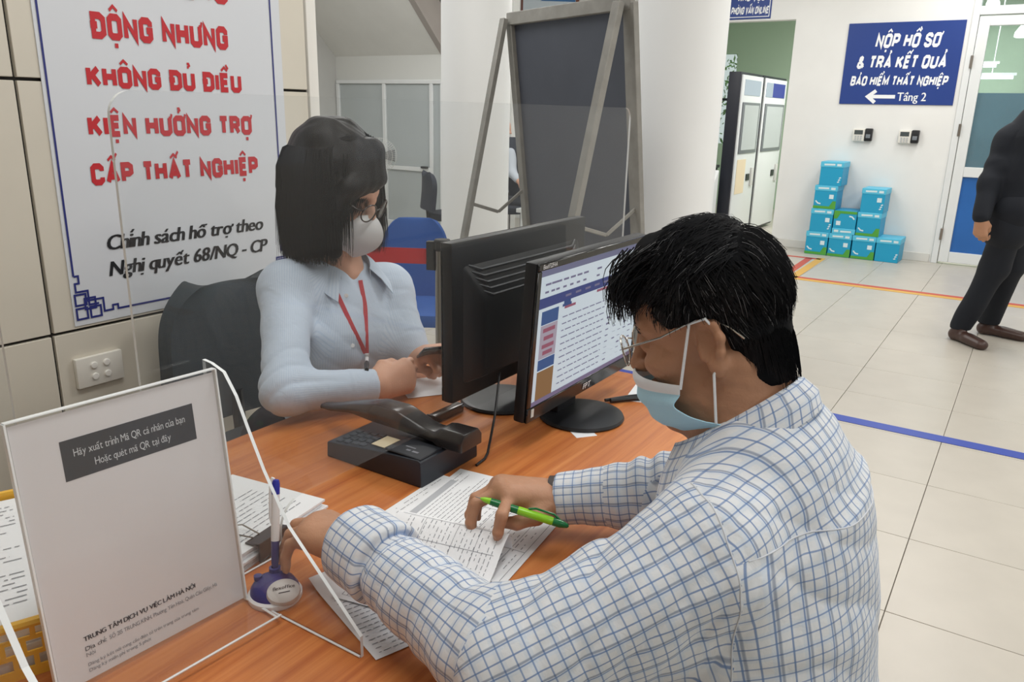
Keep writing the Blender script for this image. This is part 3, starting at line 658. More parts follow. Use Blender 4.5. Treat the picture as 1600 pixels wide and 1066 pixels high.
MB().lathe([(.034, pz-.05), (.037, pz-.045), (.037, pz-.005), (.033, pz), (.001, pz)], 28).build('cap', M_black, sp, smooth=True)
MB().lathe([(.17, 0), (.17, .015), (.12, .03), (.034, .035)], 32).build('base', M_steel, sp, smooth=True)
e0 = Vector((q[0], q[1], 0)); e1 = Vector(atd(560, 424, 3.62)); e1.z = 0; dv = (e1-e0).normalized()
cs = MB(); cs.box(tuple(dv*.045+Vector((0, 0, pz-.075))), (.05, .035, .13), math.atan2(dv.y, dv.x)); cs.build('belt_cassette', M_black, sp, bevel=.004)
bl = MB(); a0 = dv*.06; a1 = dv*.52
bl.add([(a0.x, a0.y, pz-.115), (a1.x, a1.y, pz-.125), (a1.x, a1.y, pz-.055), (a0.x, a0.y, pz-.045)], [(0, 1, 2, 3)]); bl.build('belt', mat('red_belt', 'c22c33', .7), sp, solid=.002)
# ------------------------------------------------------------------ desk
DZ = .75
dk = empty('office_desk', 'large orange wood desk in front of the cream wall', 'desk', (1.1, .86, 0))
M_wood_side = M_wood
MB().b2((-1.55, -.44, .722), (.85, .508, .75)).build('desktop', M_wood, dk, bevel=.004)
for x in (-1.5, .79): MB().b2((x-.015, -.40, 0), (x+.015, .47, .722)).build('side_panel', M_wood, dk, bevel=.002)
MB().b2((-1.48, .16, .25), (.775, .18, .722)).build('modesty_panel', M_wood, dk)
# ------------------------------------------------------------------ acrylic screens
SY = .925; ST = .005
def arc(cx, cz, r, a0, a1, n=8): return [(cx+r*math.cos(math.radians(a0+(a1-a0)*i/n)), cz+r*math.sin(math.radians(a0+(a1-a0)*i/n))) for i in range(n+1)]
def plate(name, outline, axis, at_, t, parent, mt=None):
    """a clear plate with edges painted white for the light they gather; outline lies in x-z (axis y) or y-z (axis x)"""
    L_ = parent.location; n = len(outline)
    P = (lambda u, z, s: (u-L_.x, at_+s*t/2-L_.y, z-L_.z)) if axis == 1 else (lambda u, z, s: (at_+s*t/2-L_.x, u-L_.y, z-L_.z))
    mb = MB(); mb.add([P(u, z, s) for s in (-1, 1) for u, z in outline], [tuple(range(n-1, -1, -1)), tuple(range(n, 2*n))]+[(i, (i+1) % n, n+(i+1) % n, n+i) for i in range(n)])
    me = bpy.data.meshes.new(name); me.from_pydata(mb.v, [], mb.f); bm = bmesh.new(); bm.from_mesh(me); bmesh.ops.recalc_face_normals(bm, faces=bm.faces[:])
    bm.to_mesh(me); bm.free()
    o = link(name, me, [mt or M_acr, M_edge], parent)
    for p in me.polygons[2:]: p.material_index = 0 if p.normal.z < -.9 else 1
    return o
sx0, sx1, szt, sc = .548, 1.98, 1.463, .838
scr = empty('acrylic_screen', 'wide clear acrylic sneeze screen with slot over the desk between woman and man', 'screen', (.63, SY, DZ))
ol_ = [(sx0, DZ)]+[(.735, DZ)]+[(.757, DZ+.02)]+list(reversed(arc(.807, sc-.05, .05, 90, 180)))+[(1.83, sc), (1.85, DZ), (sx1, DZ)]+arc(sx1-.03, szt-.03, .03, 0, 90)+arc(sx0+.03, szt-.03, .03, 90, 180)
plate('sheet', ol_, 1, SY, ST, scr)
prof = [(.64, DZ), (.64, .782), (.70, .838), (.768, .901), (.812, .973), (.84, 1.03), (.858, 1.07), (.88, 1.10), (.905, 1.108), (SY-ST/2, 1.11), (SY-ST/2, DZ)]
plate('side_bracket', prof, 0, .643, .005, scr, M_acr2)
be = MB(); L0 = scr.location  # added white beads stand for light piped along the bottom edges
be.tube([(.643-L0.x-.0035, .641-L0.y, .0022), (.643-L0.x-.0035, SY-L0.y-.004, .0022)], .0016, 6); be.tube([(sx0-L0.x, -.0035, .0022), (.735-L0.x, -.0035, .0022)], .0016, 6); be.build('edge_light_bead', M_edge, scr, smooth=True)
plate('side_bracket', prof, 0, 1.9, .007, scr, M_acr2)
scr2 = empty('acrylic_screen', 'second clear acrylic screen at the far left edge behind the yellow tray', 'screen', (.3, SY, DZ))
plate('sheet', [(-.95, DZ), (.395, DZ)]+arc(.365, szt-.03, .03, 0, 90)+arc(-.92, szt-.03, .03, 90, 180), 1, SY, ST, scr2)
plate('side_bracket', [(y, z) for y, z in prof], 0, .30, .007, scr2, M_acr2)
# ------------------------------------------------------------------ table sign holder
sg = empty('sign_holder', 'clear acrylic table stand holding a printed white notice, front left of the desk', 'sign holder', (.505, .873, DZ), math.radians(-4))
ln = math.radians(5); LM = Matrix.Translation((0, 0, .004)) @ Matrix.Rotation(-ln, 4, 'X'); wS, hS = .262, .35
def sgp(nm, lo, hi, mt, bv=0):
    mb = MB(); mb.M = LM; mb.b2(lo, hi); return mb.build(nm, mt, sg, bevel=bv, seg=1)
sgp('front_pane', (-wS/2, -.0035, 0), (wS/2, -.001, hS), M_acr2); sgp('back_pane', (-wS/2, .0025, 0), (wS/2, .005, hS), M_acr2)
sgp('paper_sheet', (-wS/2+.003, .0002, .004), (wS/2-.003, .0014, hS-.004), mat('notice_paper', 'e2dfe0', .6))
e_ = MB(); e_.M = LM
for x in (-wS/2, wS/2): e_.b2((x-.0012, -.0036, 0), (x+.0012, .0051, hS))
e_.b2((-wS/2, -.0036, hS), (wS/2, .0051, hS+.0015)); e_.build('edge_light_strip', M_edge, sg)  # white strips put the light caught by the pane edges into colour
MB().add([(x, y, z) for x in (-wS/2, wS/2) for y, z in [(-.003, .006), (-.012, .004), (-.075, .004), (-.082, .006), (-.085, .014), (-.081, .016), (-.078, .008), (-.012, .008), (-.004, .012)]], [tuple(range(8, -1, -1)), tuple(range(9, 18))]+[(i, (i+1) % 9, 9+(i+1) % 9, 9+i) for i in range(9)]).build('foot', M_acr2, sg)
fe = MB()
for x in (-wS/2, wS/2): fe.tube([(x, -.003, .006), (x, -.075, .0065), (x, -.082, .014)], .0018, 6)
fe.tube([(-wS/2, -.083, .015), (wS/2, -.083, .015)], .0016, 6); fe.build('edge_light_bead', M_edge, sg)  # white tubes stand in for light in the clear foot edges
sgp('header_band', (-.078, -.0001, .262), (.092, .0004, .312), mat('dark_slate_print', '3c3c40', .6))
Tn = lambda q: tuple(LM @ Vector((q[0], -.0003-LIFT[0]*4e-6, q[1])))
Tn2 = lambda q: tuple(LM @ Vector((q[0], -.0006-LIFT[0]*4e-6, q[1])))
mb = MB(); type_text(mb, 'Hãy xuất trình Mã QR cá nhân của bạn', Tn2, .0095, .007, .290, 0.0, .143, 0, 'c'); type_text(mb, 'Hoặc quét mã QR tại đây', Tn2, .0095, .007, .272, 0.0, .098, 0, 'c'); mb.build('header_lettering', mat('pale_print', 'd5d7da', .6), sg)
mb = MB()
for dx in (0, .0005): type_text(mb, 'TRUNG TÂM DỊCH VỤ VIỆC LÀM HÀ NỘI', (lambda dx: lambda q: Tn((q[0]+dx, q[1])))(dx), .0062, -.092, .056, 0.0, .150)
type_text(mb, 'Địa chỉ:', Tn, .0058, -.092, .043, 0.0, .026)
mb.build('bold_lettering', M_print, sg)
mb = MB(); type_text(mb, 'SỐ 215 TRUNG KÍNH, Phường Yên Hoà, Quận Cầu Giấy, Hà', Tn, .0056, -.062, .043, 0.0, .152); type_text(mb, 'Nội', Tn, .0052, -.092, .035, 0.0, .011)
type_text(mb, 'Đăng ký kết nối cung cầu điện tử trên trang của trung tâm', Tn, .0046, -.092, .022, 0.0, .150); type_text(mb, 'Đăng ký miễn phí trong 5 phút', Tn, .0046, -.092, .014, 0.0, .08)
mb.build('fine_lettering', M_pencil, sg)
# ------------------------------------------------------------------ printed sheets
def dashes(mb, x0, x1, y0, y1, pitch, h, z, rng, seg=(.006, .03), gap=.004, fill=1, fn=None):
    y = y1
    while y > y0:
        x = x0
        end = x1-(rng.random()*.3*(x1-x0) if rng.random() < .3 else 0)
        while x < end:
            w = min(rng.uniform(*seg), end-x)
            if rng.random() < fill:
                P = [(x, y-h/2), (x+w, y-h/2), (x+w, y+h/2), (x, y+h/2)]
                mb.add([(fn(p) if fn else (p[0], p[1], z)) for p in P], [(0, 1, 2, 3)])
            x += w+gap
        y -= pitch
rg = random.Random(11)
# stack of papers with a binder clip
st = empty('paper_stack', 'thick stack of printed papers behind the pen stand', 'papers', (.755, 1.05, DZ), math.radians(9))
zt = 0
for k in range(7):
    t_ = .0042; dx, dy = rg.uniform(-.006, .006), rg.uniform(-.005, .005); r_ = rg.uniform(-.02, .02)
    MB().box((dx, dy, zt+t_/2), (.235, .215, t_-.0004), r_).build('sheet_bundle', mat('white_paper', '', .7), st); zt += t_
mb = MB(); dashes(mb, -.10, .09, -.085, .09, .012, .0016, zt+.0004, rg, (.004, .02), .003, .9); mb.build('printed_text', M_pencil, st)
MB().box((-.02, .045, zt+.0012), (.12, .085, .0012), .06).build('top_slip', mat('white_paper', '', .7), st)
bcp = empty('binder_clip', 'black binder clip on the front edge of the paper stack', 'clip', (.745, .934, DZ+zt), math.radians(9))
MB().add([(x, y, z) for x in (-.034, .034) for y, z in [(.024, .003), (-.006, .0075), (-.006, -zt-.004+.008), (-.002, -zt+.006), (-.002, .0035), (.024, .0012)]], [tuple(range(5, -1, -1)), tuple(range(6, 12))]+[(i, (i+1) % 6, 6+(i+1) % 6, 6+i) for i in range(6)]).build('spring_body', M_gloss, bcp)
MB().tube([(-.018, .022, .004), (-.03, .06, .009), (-.015, .075, .010), (.0, .06, .009), (-.004, .022, .004)], .0014, 6).build('wire_handle', M_steel, bcp, smooth=True)
# yellow tray with papers
tr_ = empty('storage_basket', 'yellow plastic basket at the left end of the desk', 'basket', (.325, 1.192, DZ), math.radians(-22))
My = mat('yellow_plastic', 'ecb52e', .4)
bw_, bd_, bh_ = .385, .40, .082
MB().b2((-bw_/2+.012, -bd_/2+.012, .002), (bw_/2-.012, bd_/2-.012, .006)).build('bottom', My, tr_)
def side(a, b, nm):
    a = Vector(a); b = Vector(b); L_ = (b-a).length; d = (b-a).normalized(); n_ = Vector((-d.y, d.x, 0)); mb = MB(); nh = int(L_/.022)
    def bx(u0, u1, z0, z1):
        vs = []
        for s in (0, .003):
            for u, z in ((u0, z0), (u1, z0), (u1, z1), (u0, z1)): p = a+d*u+n_*s+Vector((0, 0, z)); vs.append(tuple(p))
        mb.add(vs, [(3, 2, 1, 0), (4, 5, 6, 7), (0, 1, 5, 4), (1, 2, 6, 5), (2, 3, 7, 6), (3, 0, 4, 7)])
    for z0, z1 in ((0, .014), (.030, .036), (.052, .058), (.07, .076)): bx(0, L_, z0, z1)
    for r_, (z0, z1) in enumerate(((.014, .030), (.036, .052), (.058, .07))):
        for k in range(nh+1): u = min(L_-.006, max(0, k*L_/nh+(r_ % 2)*.011-.003)); bx(u, min(L_, u+.006), z0, z1)
    return mb.build(nm, My, tr_)
c4 = [(-bw_/2, -bd_/2, 0), (bw_/2, -bd_/2, 0), (bw_/2, bd_/2, 0), (-bw_/2, bd_/2, 0)]
for i in range(4): side(c4[i], c4[(i+1) % 4], 'slotted_wall')
rm = [Vector((x*1.01, y*1.01, .078)) for x, y, _ in c4]
MB().tube(rm+[rm[0], rm[1]], .0065, 8).build('rim', My, tr_, smooth=True)
tp = empty('basket_papers', 'printed papers lying in the yellow basket', 'papers', (.325, 1.192, DZ+.006), math.radians(-22))
for k in range(6): MB().box((rg.uniform(-.004, .004), rg.uniform(-.004, .004), 0.0055+k*.0112), (.356, .372, .0105), rg.uniform(-.015, .015)).build('sheet_bundle', mat('white_paper', '', .7), tp)
mb = MB(); dashes(mb, -.15, .15, -.15, .16, .013, .0018, .0678, rg, (.004, .03), .004, .8); mb.build('printed_text', M_pencil, tp)
# pen stand and its pen
ps = empty('pen_stand', 'purple and white desk pen stand with an oval label', 'pen stand', (.668, .838, DZ))
M_pur = mat('purple_plastic', '3d3a78', .35); M_wp = mat('white_plastic', 'e6e5e6', .35)
MB().lathe([(.0375, 0), (.039, .003), (.039, .009), (.036, .012), (.001, .012)], 40).build('foot_ring', M_wp, ps, smooth=True)
MB().lathe([(.0355, .011), (.0345, .018), (.029, .027), (.019, .033), (.001, .035)], 40).build('dome', M_pur, ps, smooth=True)
MB().lathe([(.007, .026), (.0085, .034), (.0085, .04), (.005, .0405), (.005, .03)], 20, (.012, .012, 0)).build('pen_socket', M_pur, ps, smooth=True)
MB().lathe([(.0, .026), (.006, .030), (.006, .036), (.002, .037)], 16, (-.013, .02, 0)).build('knob', M_pur, ps, smooth=True)
toc = (Vector((0, 0, CAM_H))-ps.location).normalized(); nrm = (toc*.55+Vector((.0, -.2, 1))*.5).normalized()
ax = Vector((AX[0][0], AX[1][0], 0)).normalized(); ax = (ax-nrm*ax.dot(nrm)).normalized(); ay = nrm.cross(ax)
BM = Matrix((ax, ay, nrm)).transposed().to_4x4(); BM.translation = Vector((toc.x, toc.y, 0)).normalized()*.024+ax*.012+Vector((0, 0, .0265))
mb = MB(); mb.M = BM @ Matrix.Rotation(.35, 4, 'Z'); mb.lathe([(.024, -.012), (.0245, -.002), (.023, .003), (.018, .0058), (.010, .0075), (.001, .008)], 40, sx=1, sy=.78); mb.build('oval_badge', mat('badge_grey', 'cfccc9', .35), ps, smooth=True)
mb = MB(); TT = lambda q: tuple(BM @ Matrix.Rotation(.35, 4, 'Z') @ Vector((q[0], q[1], .0083-(q[0]/.024)**2*.0035-(q[1]/.019)**2*.003+.0004)))
for dx in (0, .0003): type_text(mb, 'flexoffice', (lambda dx: lambda q: TT((q[0]+dx, q[1])))(dx), .0052, 0, .0005, 0.0, .031, .1, 'c')
ribbon(mb, [(-.008, -.0045), (.008, -.0045)], .0014, TT); mb.build('lettering', M_print, ps)
pb = Vector((.680, .850, DZ+.034)); pt_ = Vector(atd(431, 750, 1.175)); pd = (pt_-pb).normalized(); pl_ = (pt_-pb).length
dp = empty('desk_pen', 'white and purple pen standing in the purple pen stand', 'pen', pb)
MB().tube([pd*0, pd*.012, pd*.045], [.0028, .0055, .0062], 14).build('grip', M_pur, dp, smooth=True)
MB().tube([pd*.045, pd*(pl_*.5), pd*(pl_-.02)], [.0062, .0063, .0058], 14).build('barrel', M_wp, dp, smooth=True)
MB().tube([pd*(pl_-.021), pd*(pl_-.006), pd*pl_, pd*(pl_+.001)], [.006, .006, .0045, .001], 14).build('end_cap', mat('ink_blue_plastic', '2b2f9c', .3), dp, smooth=True)
sd = Vector((-AX[0][0], -AX[1][0], 0)).normalized(); q0 = sd*.004
MB().tube([pd*(pl_*.52)+sd*.004, pd*(pl_*.6)+sd*.007, pd*(pl_-.004)+sd*.007, pd*(pl_+.003)+sd*.004], .003, 8).build('clip', M_wp, dp, smooth=True)
# ------------------------------------------------------------------ forms in front of the man
def table_print(mb, x0, x1, y0, y1, z, rng, fn=None):
    F = lambda q: fn(q) if fn else (q[0], q[1], z)
    for y in np.linspace(y0, y1, 6): ribbon(mb, [(x0, y), (x1, y)], .0009, F)
    for x in np.linspace(x0, x1, 4): ribbon(mb, [(x, y0), (x, y1)], .0009, F)
f1 = empty('form_sheet', 'large printed form under the right hand of the seated man', 'paper', (1.02, .725, DZ+.0012), math.radians(7))
MB().b2((-.172, -.131, 0), (.172, .131, .0008)).build('paper', mat('white_paper', '', .7), f1)
mb = MB(); dashes(mb, -.155, .155, .02, .118, .0085, .0013, .0011, rg, (.003, .018), .0025, .95); dashes(mb, -.155, .155, -.115, .0, .011, .0013, .0011, rg, (.003, .015), .006, .7); mb.build('printed_text', M_pencil, f1)
mb = MB(); table_print(mb, -.16, .16, -.12, .012, .0012, rg); mb.build('ruled_lines', M_pencil, f1)
MB().b2((-.1, .108, .0009), (.12, .122, .0012)).build('grey_heading', mat('heading_grey', 'b9bcc2', .7), f1)
f2 = empty('form_sheet', 'lower printed sheet that starts under the black phone', 'paper', (.985, .752, DZ), math.radians(3))
MB().b2((-.165, -.13, 0), (.155, .132, .0009)).build('paper', mat('white_paper', '', .7), f2)
mb = MB(); dashes(mb, -.15, .14, -.11, .12, .010, .0013, .0012, rg, (.003, .018), .003, .8); mb.build('printed_text', M_pencil, f2)
f3 = empty('form_sheet', 'form with its end curled up beside the checked sleeve', 'paper', (.86, .70, DZ+.0025), math.radians(12))
def curl(u, v):
    x = -.13+u*.235; h = 0
    if x > -.02: t = (x+.02)/.125; h = .042*math.sin(min(t, 1)*math.pi*.62)**2*(1.0 if t < .8 else 1.0)
    X = x
    if u > .86: k = (u-.86)/.14; X = -.13+.86*.235+.018*k; h -= .03*k*k
    return (X, -.105+v*.20, .001+h)
MB().grid(curl, 40, 6).build('paper', mat('white_paper', '', .7), f3, smooth=True, solid=-.0005)
mb = MB(); FN = lambda q: tuple(np.array(curl((q[0]+.13)/.235, (q[1]+.105)/.2))+np.array((0, 0, .0012)))
dashes(mb, -.12, .07, -.095, .085, .008, .0010, 0, rg, (.002, .009), .003, .8, FN)
mb.build('printed_text', M_pencil, f3); mb = MB()
for x in np.arange(-.12, .075, .038):
    for y0 in np.arange(-.095, .08, .02): ribbon(mb, [(x, y0), (x, y0+.02)], .0006, FN)
for y in (-.06, -.02, .04):
    for x in np.arange(-.12, .07, .01): ribbon(mb, [(x, y), (x+.0101, y)], .0006, FN)
mb.build('ruled_lines', M_pencil, f3)
f4 = empty('form_sheet', 'small printed slip under the left hand of the seated man', 'paper', (.735, .715, DZ+.0006), math.radians(-20))
def slip(u, v):
    x = -.05+u*.1; y = -.12+v*.22; return (x, y, .001+.012*max(0, v-.75)**2*16*(.5+.5*u))
MB().grid(slip, 8, 16).build('paper', mat('white_paper', '', .7), f4, smooth=True, solid=-.0005)
mb = MB(); dashes(mb, -.04, .04, -.11, .03, .010, .0013, .0022, rg, (.003, .012), .003, .9); mb.build('printed_text', M_pencil, f4)
# green pen
g0 = Vector(atd(748, 778, 1.272)); g1 = Vector(atd(883, 821, 1.256)); gd_ = (g1-g0).normalized(); gl = (g1-g0).length
gp = empty('green_pen', 'lime and dark green ballpoint pen held in the right hand of the seated man', 'pen', g0)
Ml = mat('lime_plastic', '8ed02a', .25); Mg = mat('dark_green_plastic', '0f6f3a', .25)
MB().tube([gd_*-.006, gd_*.004], [.0006, .0012], 8).build('tip', M_steel, gp, smooth=True)
MB().tube([gd_*.003, gd_*.010, gd_*.02], [.0015, .0042, .0056], 16).build('nose_cone', Ml, gp, smooth=True)
MB().tube([gd_*.02, gd_*.04, gd_*.066], [.0058, .0064, .0066], 16).build('grip', Mg, gp, smooth=True)
MB().tube([gd_*.066, gd_*.068, gd_*(gl-.022), gd_*(gl-.02)], [.0064, .0068, .0068, .006], 16).build('barrel', Ml, gp, smooth=True)
MB().tube([gd_*(gl-.02), gd_*(gl-.008), gd_*(gl-.001), gd_*(gl+.004), gd_*(gl+.006)], [.0068, .0066, .005, .0035, .001], 16).build('end_cap', Mg, gp, smooth=True)
up_ = Vector((.25, 0, .97))
MB().tube([gd_*(gl-.062)+up_*.0075, gd_*(gl-.05)+up_*.0115, gd_*(gl-.02)+up_*.0115, gd_*(gl-.01)+up_*.006], .0019, 8).build('clip', Mg, gp, smooth=True)
# ------------------------------------------------------------------ desk phone
ph = empty('desk_phone', 'black corded desk phone under the slot of the acrylic screen', 'phone', (1.155, 1.012, DZ))
M_ph = mat('phone_black', '1f252f', .42)
pr_ = [(-.125, .052), (-.118, .056), (-.02, .05), (.125, .034), (.127, .0), (-.127, .0)]
mb = MB(); mb.add([(x, y*-1 if 0 else y, z) for x in (-.092, .092) for y, z in pr_], [tuple(range(5, -1, -1)), tuple(range(6, 12))]+[(i, (i+1) % 6, 6+(i+1) % 6, 6+i) for i in range(6)]); mb.build('base', M_ph, ph, bevel=.004)
def ptop(y): return .034+(.125-y)/.145*.016 if y > -.02 else .05+(-.02-y)/.1*.006
MB().b2((-.088, -.122, .054), (-.02, -.03, .0585)).build('rear_plate', mat('phone_plate', '1d2129', .5), ph, bevel=.002, seg=1)
rp = MB(); ribbon(rp, [(-.055, -.083), (-.055, -.058)], .004, lambda q: (q[0], q[1], .0588)); ribbon(rp, [(-.068, -.1), (-.068, -.085)], .006, lambda q: (q[0], q[1], .0588)); ribbon(rp, [(-.068, -.08), (-.068, -.07)], .006, lambda q: (q[0], q[1], .0588)); rp.build('printed_marks', M_pencil, ph)
MB().box((-.052, -.002, .0512), (.048, .034, .0012)).build('paper_label', mat('cream_label', 'd8c9a8', .6), ph)
key = None
for a in range(4):
    for b in range(4):
        x, y = -.078+a*.019, .035+b*.0215; o = MB().b2((-.0068, -.007, 0), (.0068, .007, .005)).build('key', mat('phone_key', '3a4049', .4), ph, bevel=.0012, seg=1) if key is None else key.copy()
        if key is None: key = o
        else: COL.objects.link(o); o.parent = ph
        o.location = (x, y, ptop(y)-.0012)
MB().b2((.0, -.13, .05), (.075, -.06, .062)).build('cradle', M_ph, ph, bevel=.004)
hsx = .012
HU = [0, .15, .19, .27, .42, .58, .74, .9, 1]
rows = []; mb = MB()
for i in range(33):
    u = i/32; y = -.17+u*.41; z = np.interp(u, HU, [.094, .093, .080, .084, .104, .104, .088, .070, .062]); th = np.interp(u, HU, [.036, .036, .018, .020, .034, .034, .019, .014, .010]); w = np.interp(u, HU, [.034, .034, .030, .031, .037, .035, .025, .018, .012])
    rows.append([(hsx-w, y, z-th), (hsx+w, y, z-th), (hsx+w, y, z-th*.4), (hsx+w*.66, y, z), (hsx-w*.66, y, z), (hsx-w, y, z-th*.4)])
vs = [p for r in rows for p in r]; fs = [(i*6+k, i*6+(k+1) % 6, (i+1)*6+(k+1) % 6, (i+1)*6+k) for i in range(32) for k in range(6)]+[tuple(range(5, -1, -1)), tuple(range(192, 198))]
mb.add(vs, fs); mb.build('handset', mat('handset_black', '2a2626', .22), ph, bevel=.003, smooth=True)
c0 = Vector((.09, -.05, .03)); pts = [(.09, -.05, .02), (.12, -.10, .012), (.075, -.165, .004), (.02, -.175, .004), (.06, -.13, .004)]
pc = [(.094, -.13, .012), (.07, -.15, .003), (.035, -.153, .003), (.1, -.135, .003), (.19, -.11, .02), (.29, -.06, .06), (.35, -.02, .1)]
MB().tube([(.05, -.154, .003), (.085, -.15, .003), (.11, -.14, .004), (.15, -.12, .02), (.21, -.09, .048), (.28, -.05, .085), (.33, -.02, .1)], .0028, 8).build('cord', M_black, ph, smooth=True)
# ------------------------------------------------------------------ monitors
def monitor(name, label, c, w, h, facing, tilt, z0, foot):
    """facing -1: screen towards the man (-y), +1: towards the woman"""
    m_ = empty(name, label, 'monitor', (c[0], c[1], DZ)); f = facing
    TM = Matrix.Translation((0, 0, z0-DZ)) @ Matrix.Rotation(tilt*f, 4, 'X')
    def P(nm, lo, hi, mt, bv=0.004, seg=2):
        mb = MB(); mb.M = TM; mb.b2([min(a, b) for a, b in zip(lo, hi)], [max(a, b) for a, b in zip(lo, hi)]); return mb.build(nm, mt, m_, bevel=bv, seg=seg)
    P('housing', (-w/2, -.014*f, 0), (w/2, .014*f, h), M_black, .006)
    b = .017; bb = .034
    P('bezel_top', (-w/2+.002, .013*f, h-b), (w/2-.002, .019*f, h-.001), M_gloss, .002, 1); P('bezel_bottom', (-w/2+.002, .013*f, .001), (w/2-.002, .020*f, bb), M_gloss, .002, 1)
    P('bezel_side', (-w/2+.001, .013*f, bb), (-w/2+b, .019*f, h-b), M_gloss, .002, 1); P('bezel_side', (w/2-b, .013*f, bb), (w/2-.001, .019*f, h-b), M_gloss, .002, 1)
    # back shell
    mb = MB(); mb.M = TM; lo = (-w*.44, h*.10); hi = (w*.44, h*.86); d = -.045*f
    mb.add([(lo[0], -.012*f, lo[1]), (hi[0], -.012*f, lo[1]), (hi[0], -.012*f, hi[1]), (lo[0], -.012*f, hi[1]), (lo[0]*.86, d, lo[1]+.015), (hi[0]*.86, d, lo[1]+.015), (hi[0]*.82, d, hi[1]-.09), (lo[0]*.82, d, hi[1]-.09)], [(0, 1, 2, 3), (4, 7, 6, 5), (0, 4, 5, 1), (1, 5, 6, 2), (2, 6, 7, 3), (3, 7, 4, 0)]); mb.build('back_shell', M_black, m_, bevel=.008)
    for k in range(5):
        mb = MB(); mb.M = TM
        zz = hi[1]-.018-.0145*k; dd = -.015*f+(d+.015*f)*min(1, (.018+.0145*k)/.09)-.003*f; ww = w*(.40-.010*k)
        mb.tube([(-ww, dd+.012*f, zz+.012), (-ww*.86, dd, zz), (0, dd-.002*f, zz), (ww*.86, dd, zz), (ww, dd+.012*f, zz+.012)], .0035, 6); mb.build('vent_rib', M_dgrey, m_, smooth=True)
    MB().b2((-.045, -.045*f-.018, .012), (.045, -.045*f+.018, z0-DZ+.06)).build('neck', M_black, m_, bevel=.006)
    MB().lathe([(.099, 0), (.102, .004), (.099, .010), (.08, .014), (.001, .016)], 48, (foot[0]-c[0], foot[1]-c[1], 0.0)).build('foot', M_black, m_, smooth=True)
    return m_, TM, f
m1, T1, _ = monitor('computer_monitor', 'black monitor seen from behind, facing the woman', (1.62, 1.02), .60, .362, 1, -.01, .816, (1.55, 1.03))
MBk = mat('glass_pad', '6e7378', .3)
m2, T2, f2_ = monitor('computer_monitor', 'black monitor with lit web page facing the seated man', (1.575, .828), .525, .345, -1, -.06, .818, (1.575, .815))
w, h, b, bb = .525, .345, .017, .034
T_ = lambda q, e=0: tuple(T2 @ Vector((q[0]-w/2+b, -.0165-e, bb+q[1]))); SWd, SHt = w-2*b, h-b-bb
def spart(nm, rects, col, e, em=.42):
    mb = MB()
    for x0, y0, x1, y1 in rects: mb.quad(T_((x0*SWd, y0*SHt), e), T_((x1*SWd, y0*SHt), e), T_((x1*SWd, y1*SHt), e), T_((x0*SWd, y1*SHt), e))
    return mb.build(nm, mat('lit_'+nm, col, .6, emit=em, spec=.15), m2)
spart('screen', [(0, 0, 1, 1)], 'a79fc4', 0, .62)
spart('browser_bar', [(0, .955, 1, 1)], '8f91b2', .0006, .5); spart('menu_band', [(0, .725, 1, .80)], '5560a0', .0006, .5)
spart('side_banner', [(.03, .60, .17, .70), (.03, .26, .17, .34)], '4f6ea8', .0006, .55); spart('side_panel', [(.03, .345, .17, .595)], 'c3b8c8', .0006, .6); spart('yellow_banner', [(.03, .02, .17, .25)], 'c79a6c', .0006, .35)
spart('red_text', [(.05, .54, .15, .57), (.06, .48, .14, .51), (.05, .42, .15, .45), (.06, .37, .14, .40), (.22, .665, .32, .685), (.52, .70, .70, .72), (.78, .56, .99, .61), (.90, .86, 1, .9)], 'b06a80', .0009, .6)
rs = random.Random(5); rows = []
for k in range(11):
    y = .6-k*.052; x = .21
    while x < .62: L_ = rs.uniform(.02, .06); rows.append((x, y, min(x+L_, .62), y+.008)); x += L_+.012
    for xx in (.66, .74, .8, .86, .92): rows.append((xx, y+rs.uniform(-.01, .01), xx+.03, y+.006))
for x in (.04, .09, .13, .19, .25, .31, .37, .5): rows.append((x, .83, x+.03, .845)); rows.append((x, .885, x+.045, .9))
for x in np.arange(.22, .95, .09): rows.append((x, .755, x+.05, .772))
spart('small_text', rows, '8f8bab', .0009, .55)
spart('blue_mark', [(.20, .685, .28, .705), (.21, .705, .27, .73), (.72, .62, .76, .69)], '4d66a2', .0012, .5)
spart('task_bar', [(0, 0, 1, .035)], '9a8cae', .0012, .5)
mb = MB(); TB = lambda q: tuple(T2 @ Vector((q[0], -.0212-LIFT[0]*8e-6, q[1])))
for dx in (0, .0006): type_text(mb, 'FPT', (lambda dx: lambda q: TB((q[0]+dx, q[1])))(dx), .013, 0, .010, 0.0, .036, .2, 'c'); 
TB2 = lambda q: tuple(T2 @ Vector((q[0], -.0196, q[1]))); type_text(mb, 'Elead F22FAA', TB2, .009, -w/2+.018, h-.013, 0.0, .055)
mb.build('logo_lettering', M_signw, m2)
mb = MB(); mb.M = T2; mb.b2((-w/2+.016, -.0212, .012), (-w/2+.026, -.019, .03)); mb.build('sticker', mat('pale_sticker', 'cfd8d6', .5), m2)
rb_ = empty('black_bar', 'glossy black bar on the desk under the monitor facing the woman', 'cable duct', (1.46, 1.075, DZ))
MB().b2((-.13, -.012, 0), (-.02, .012, .02)).build('bar_body', M_gloss, rb_, bevel=.004); MB().b2((-.132, -.013, 0), (-.128, .013, .021)).build('end_cap', M_black, rb_)  # short plain black bar lying on the desk, with an end piece
cd = empty('business_card', 'small white card under the foot of the lit monitor', 'card', (1.500, .778, DZ), .9)
MB().b2((-.04, -.025, 0), (.04, .025, .0006)).build('card', mat('white_paper', '', .7), cd)
kc = empty('monitor_cable', 'black cable on the desk right of the lit monitor foot', 'cable', (1.72, .72, DZ))
MB().tube([(-.02, .08, .007), (.03, .04, .007), (.06, -.0, .007), (.1, -.03, .007), (.17, -.05, .007)], .006, 8).build('cable', M_black, kc, smooth=True)
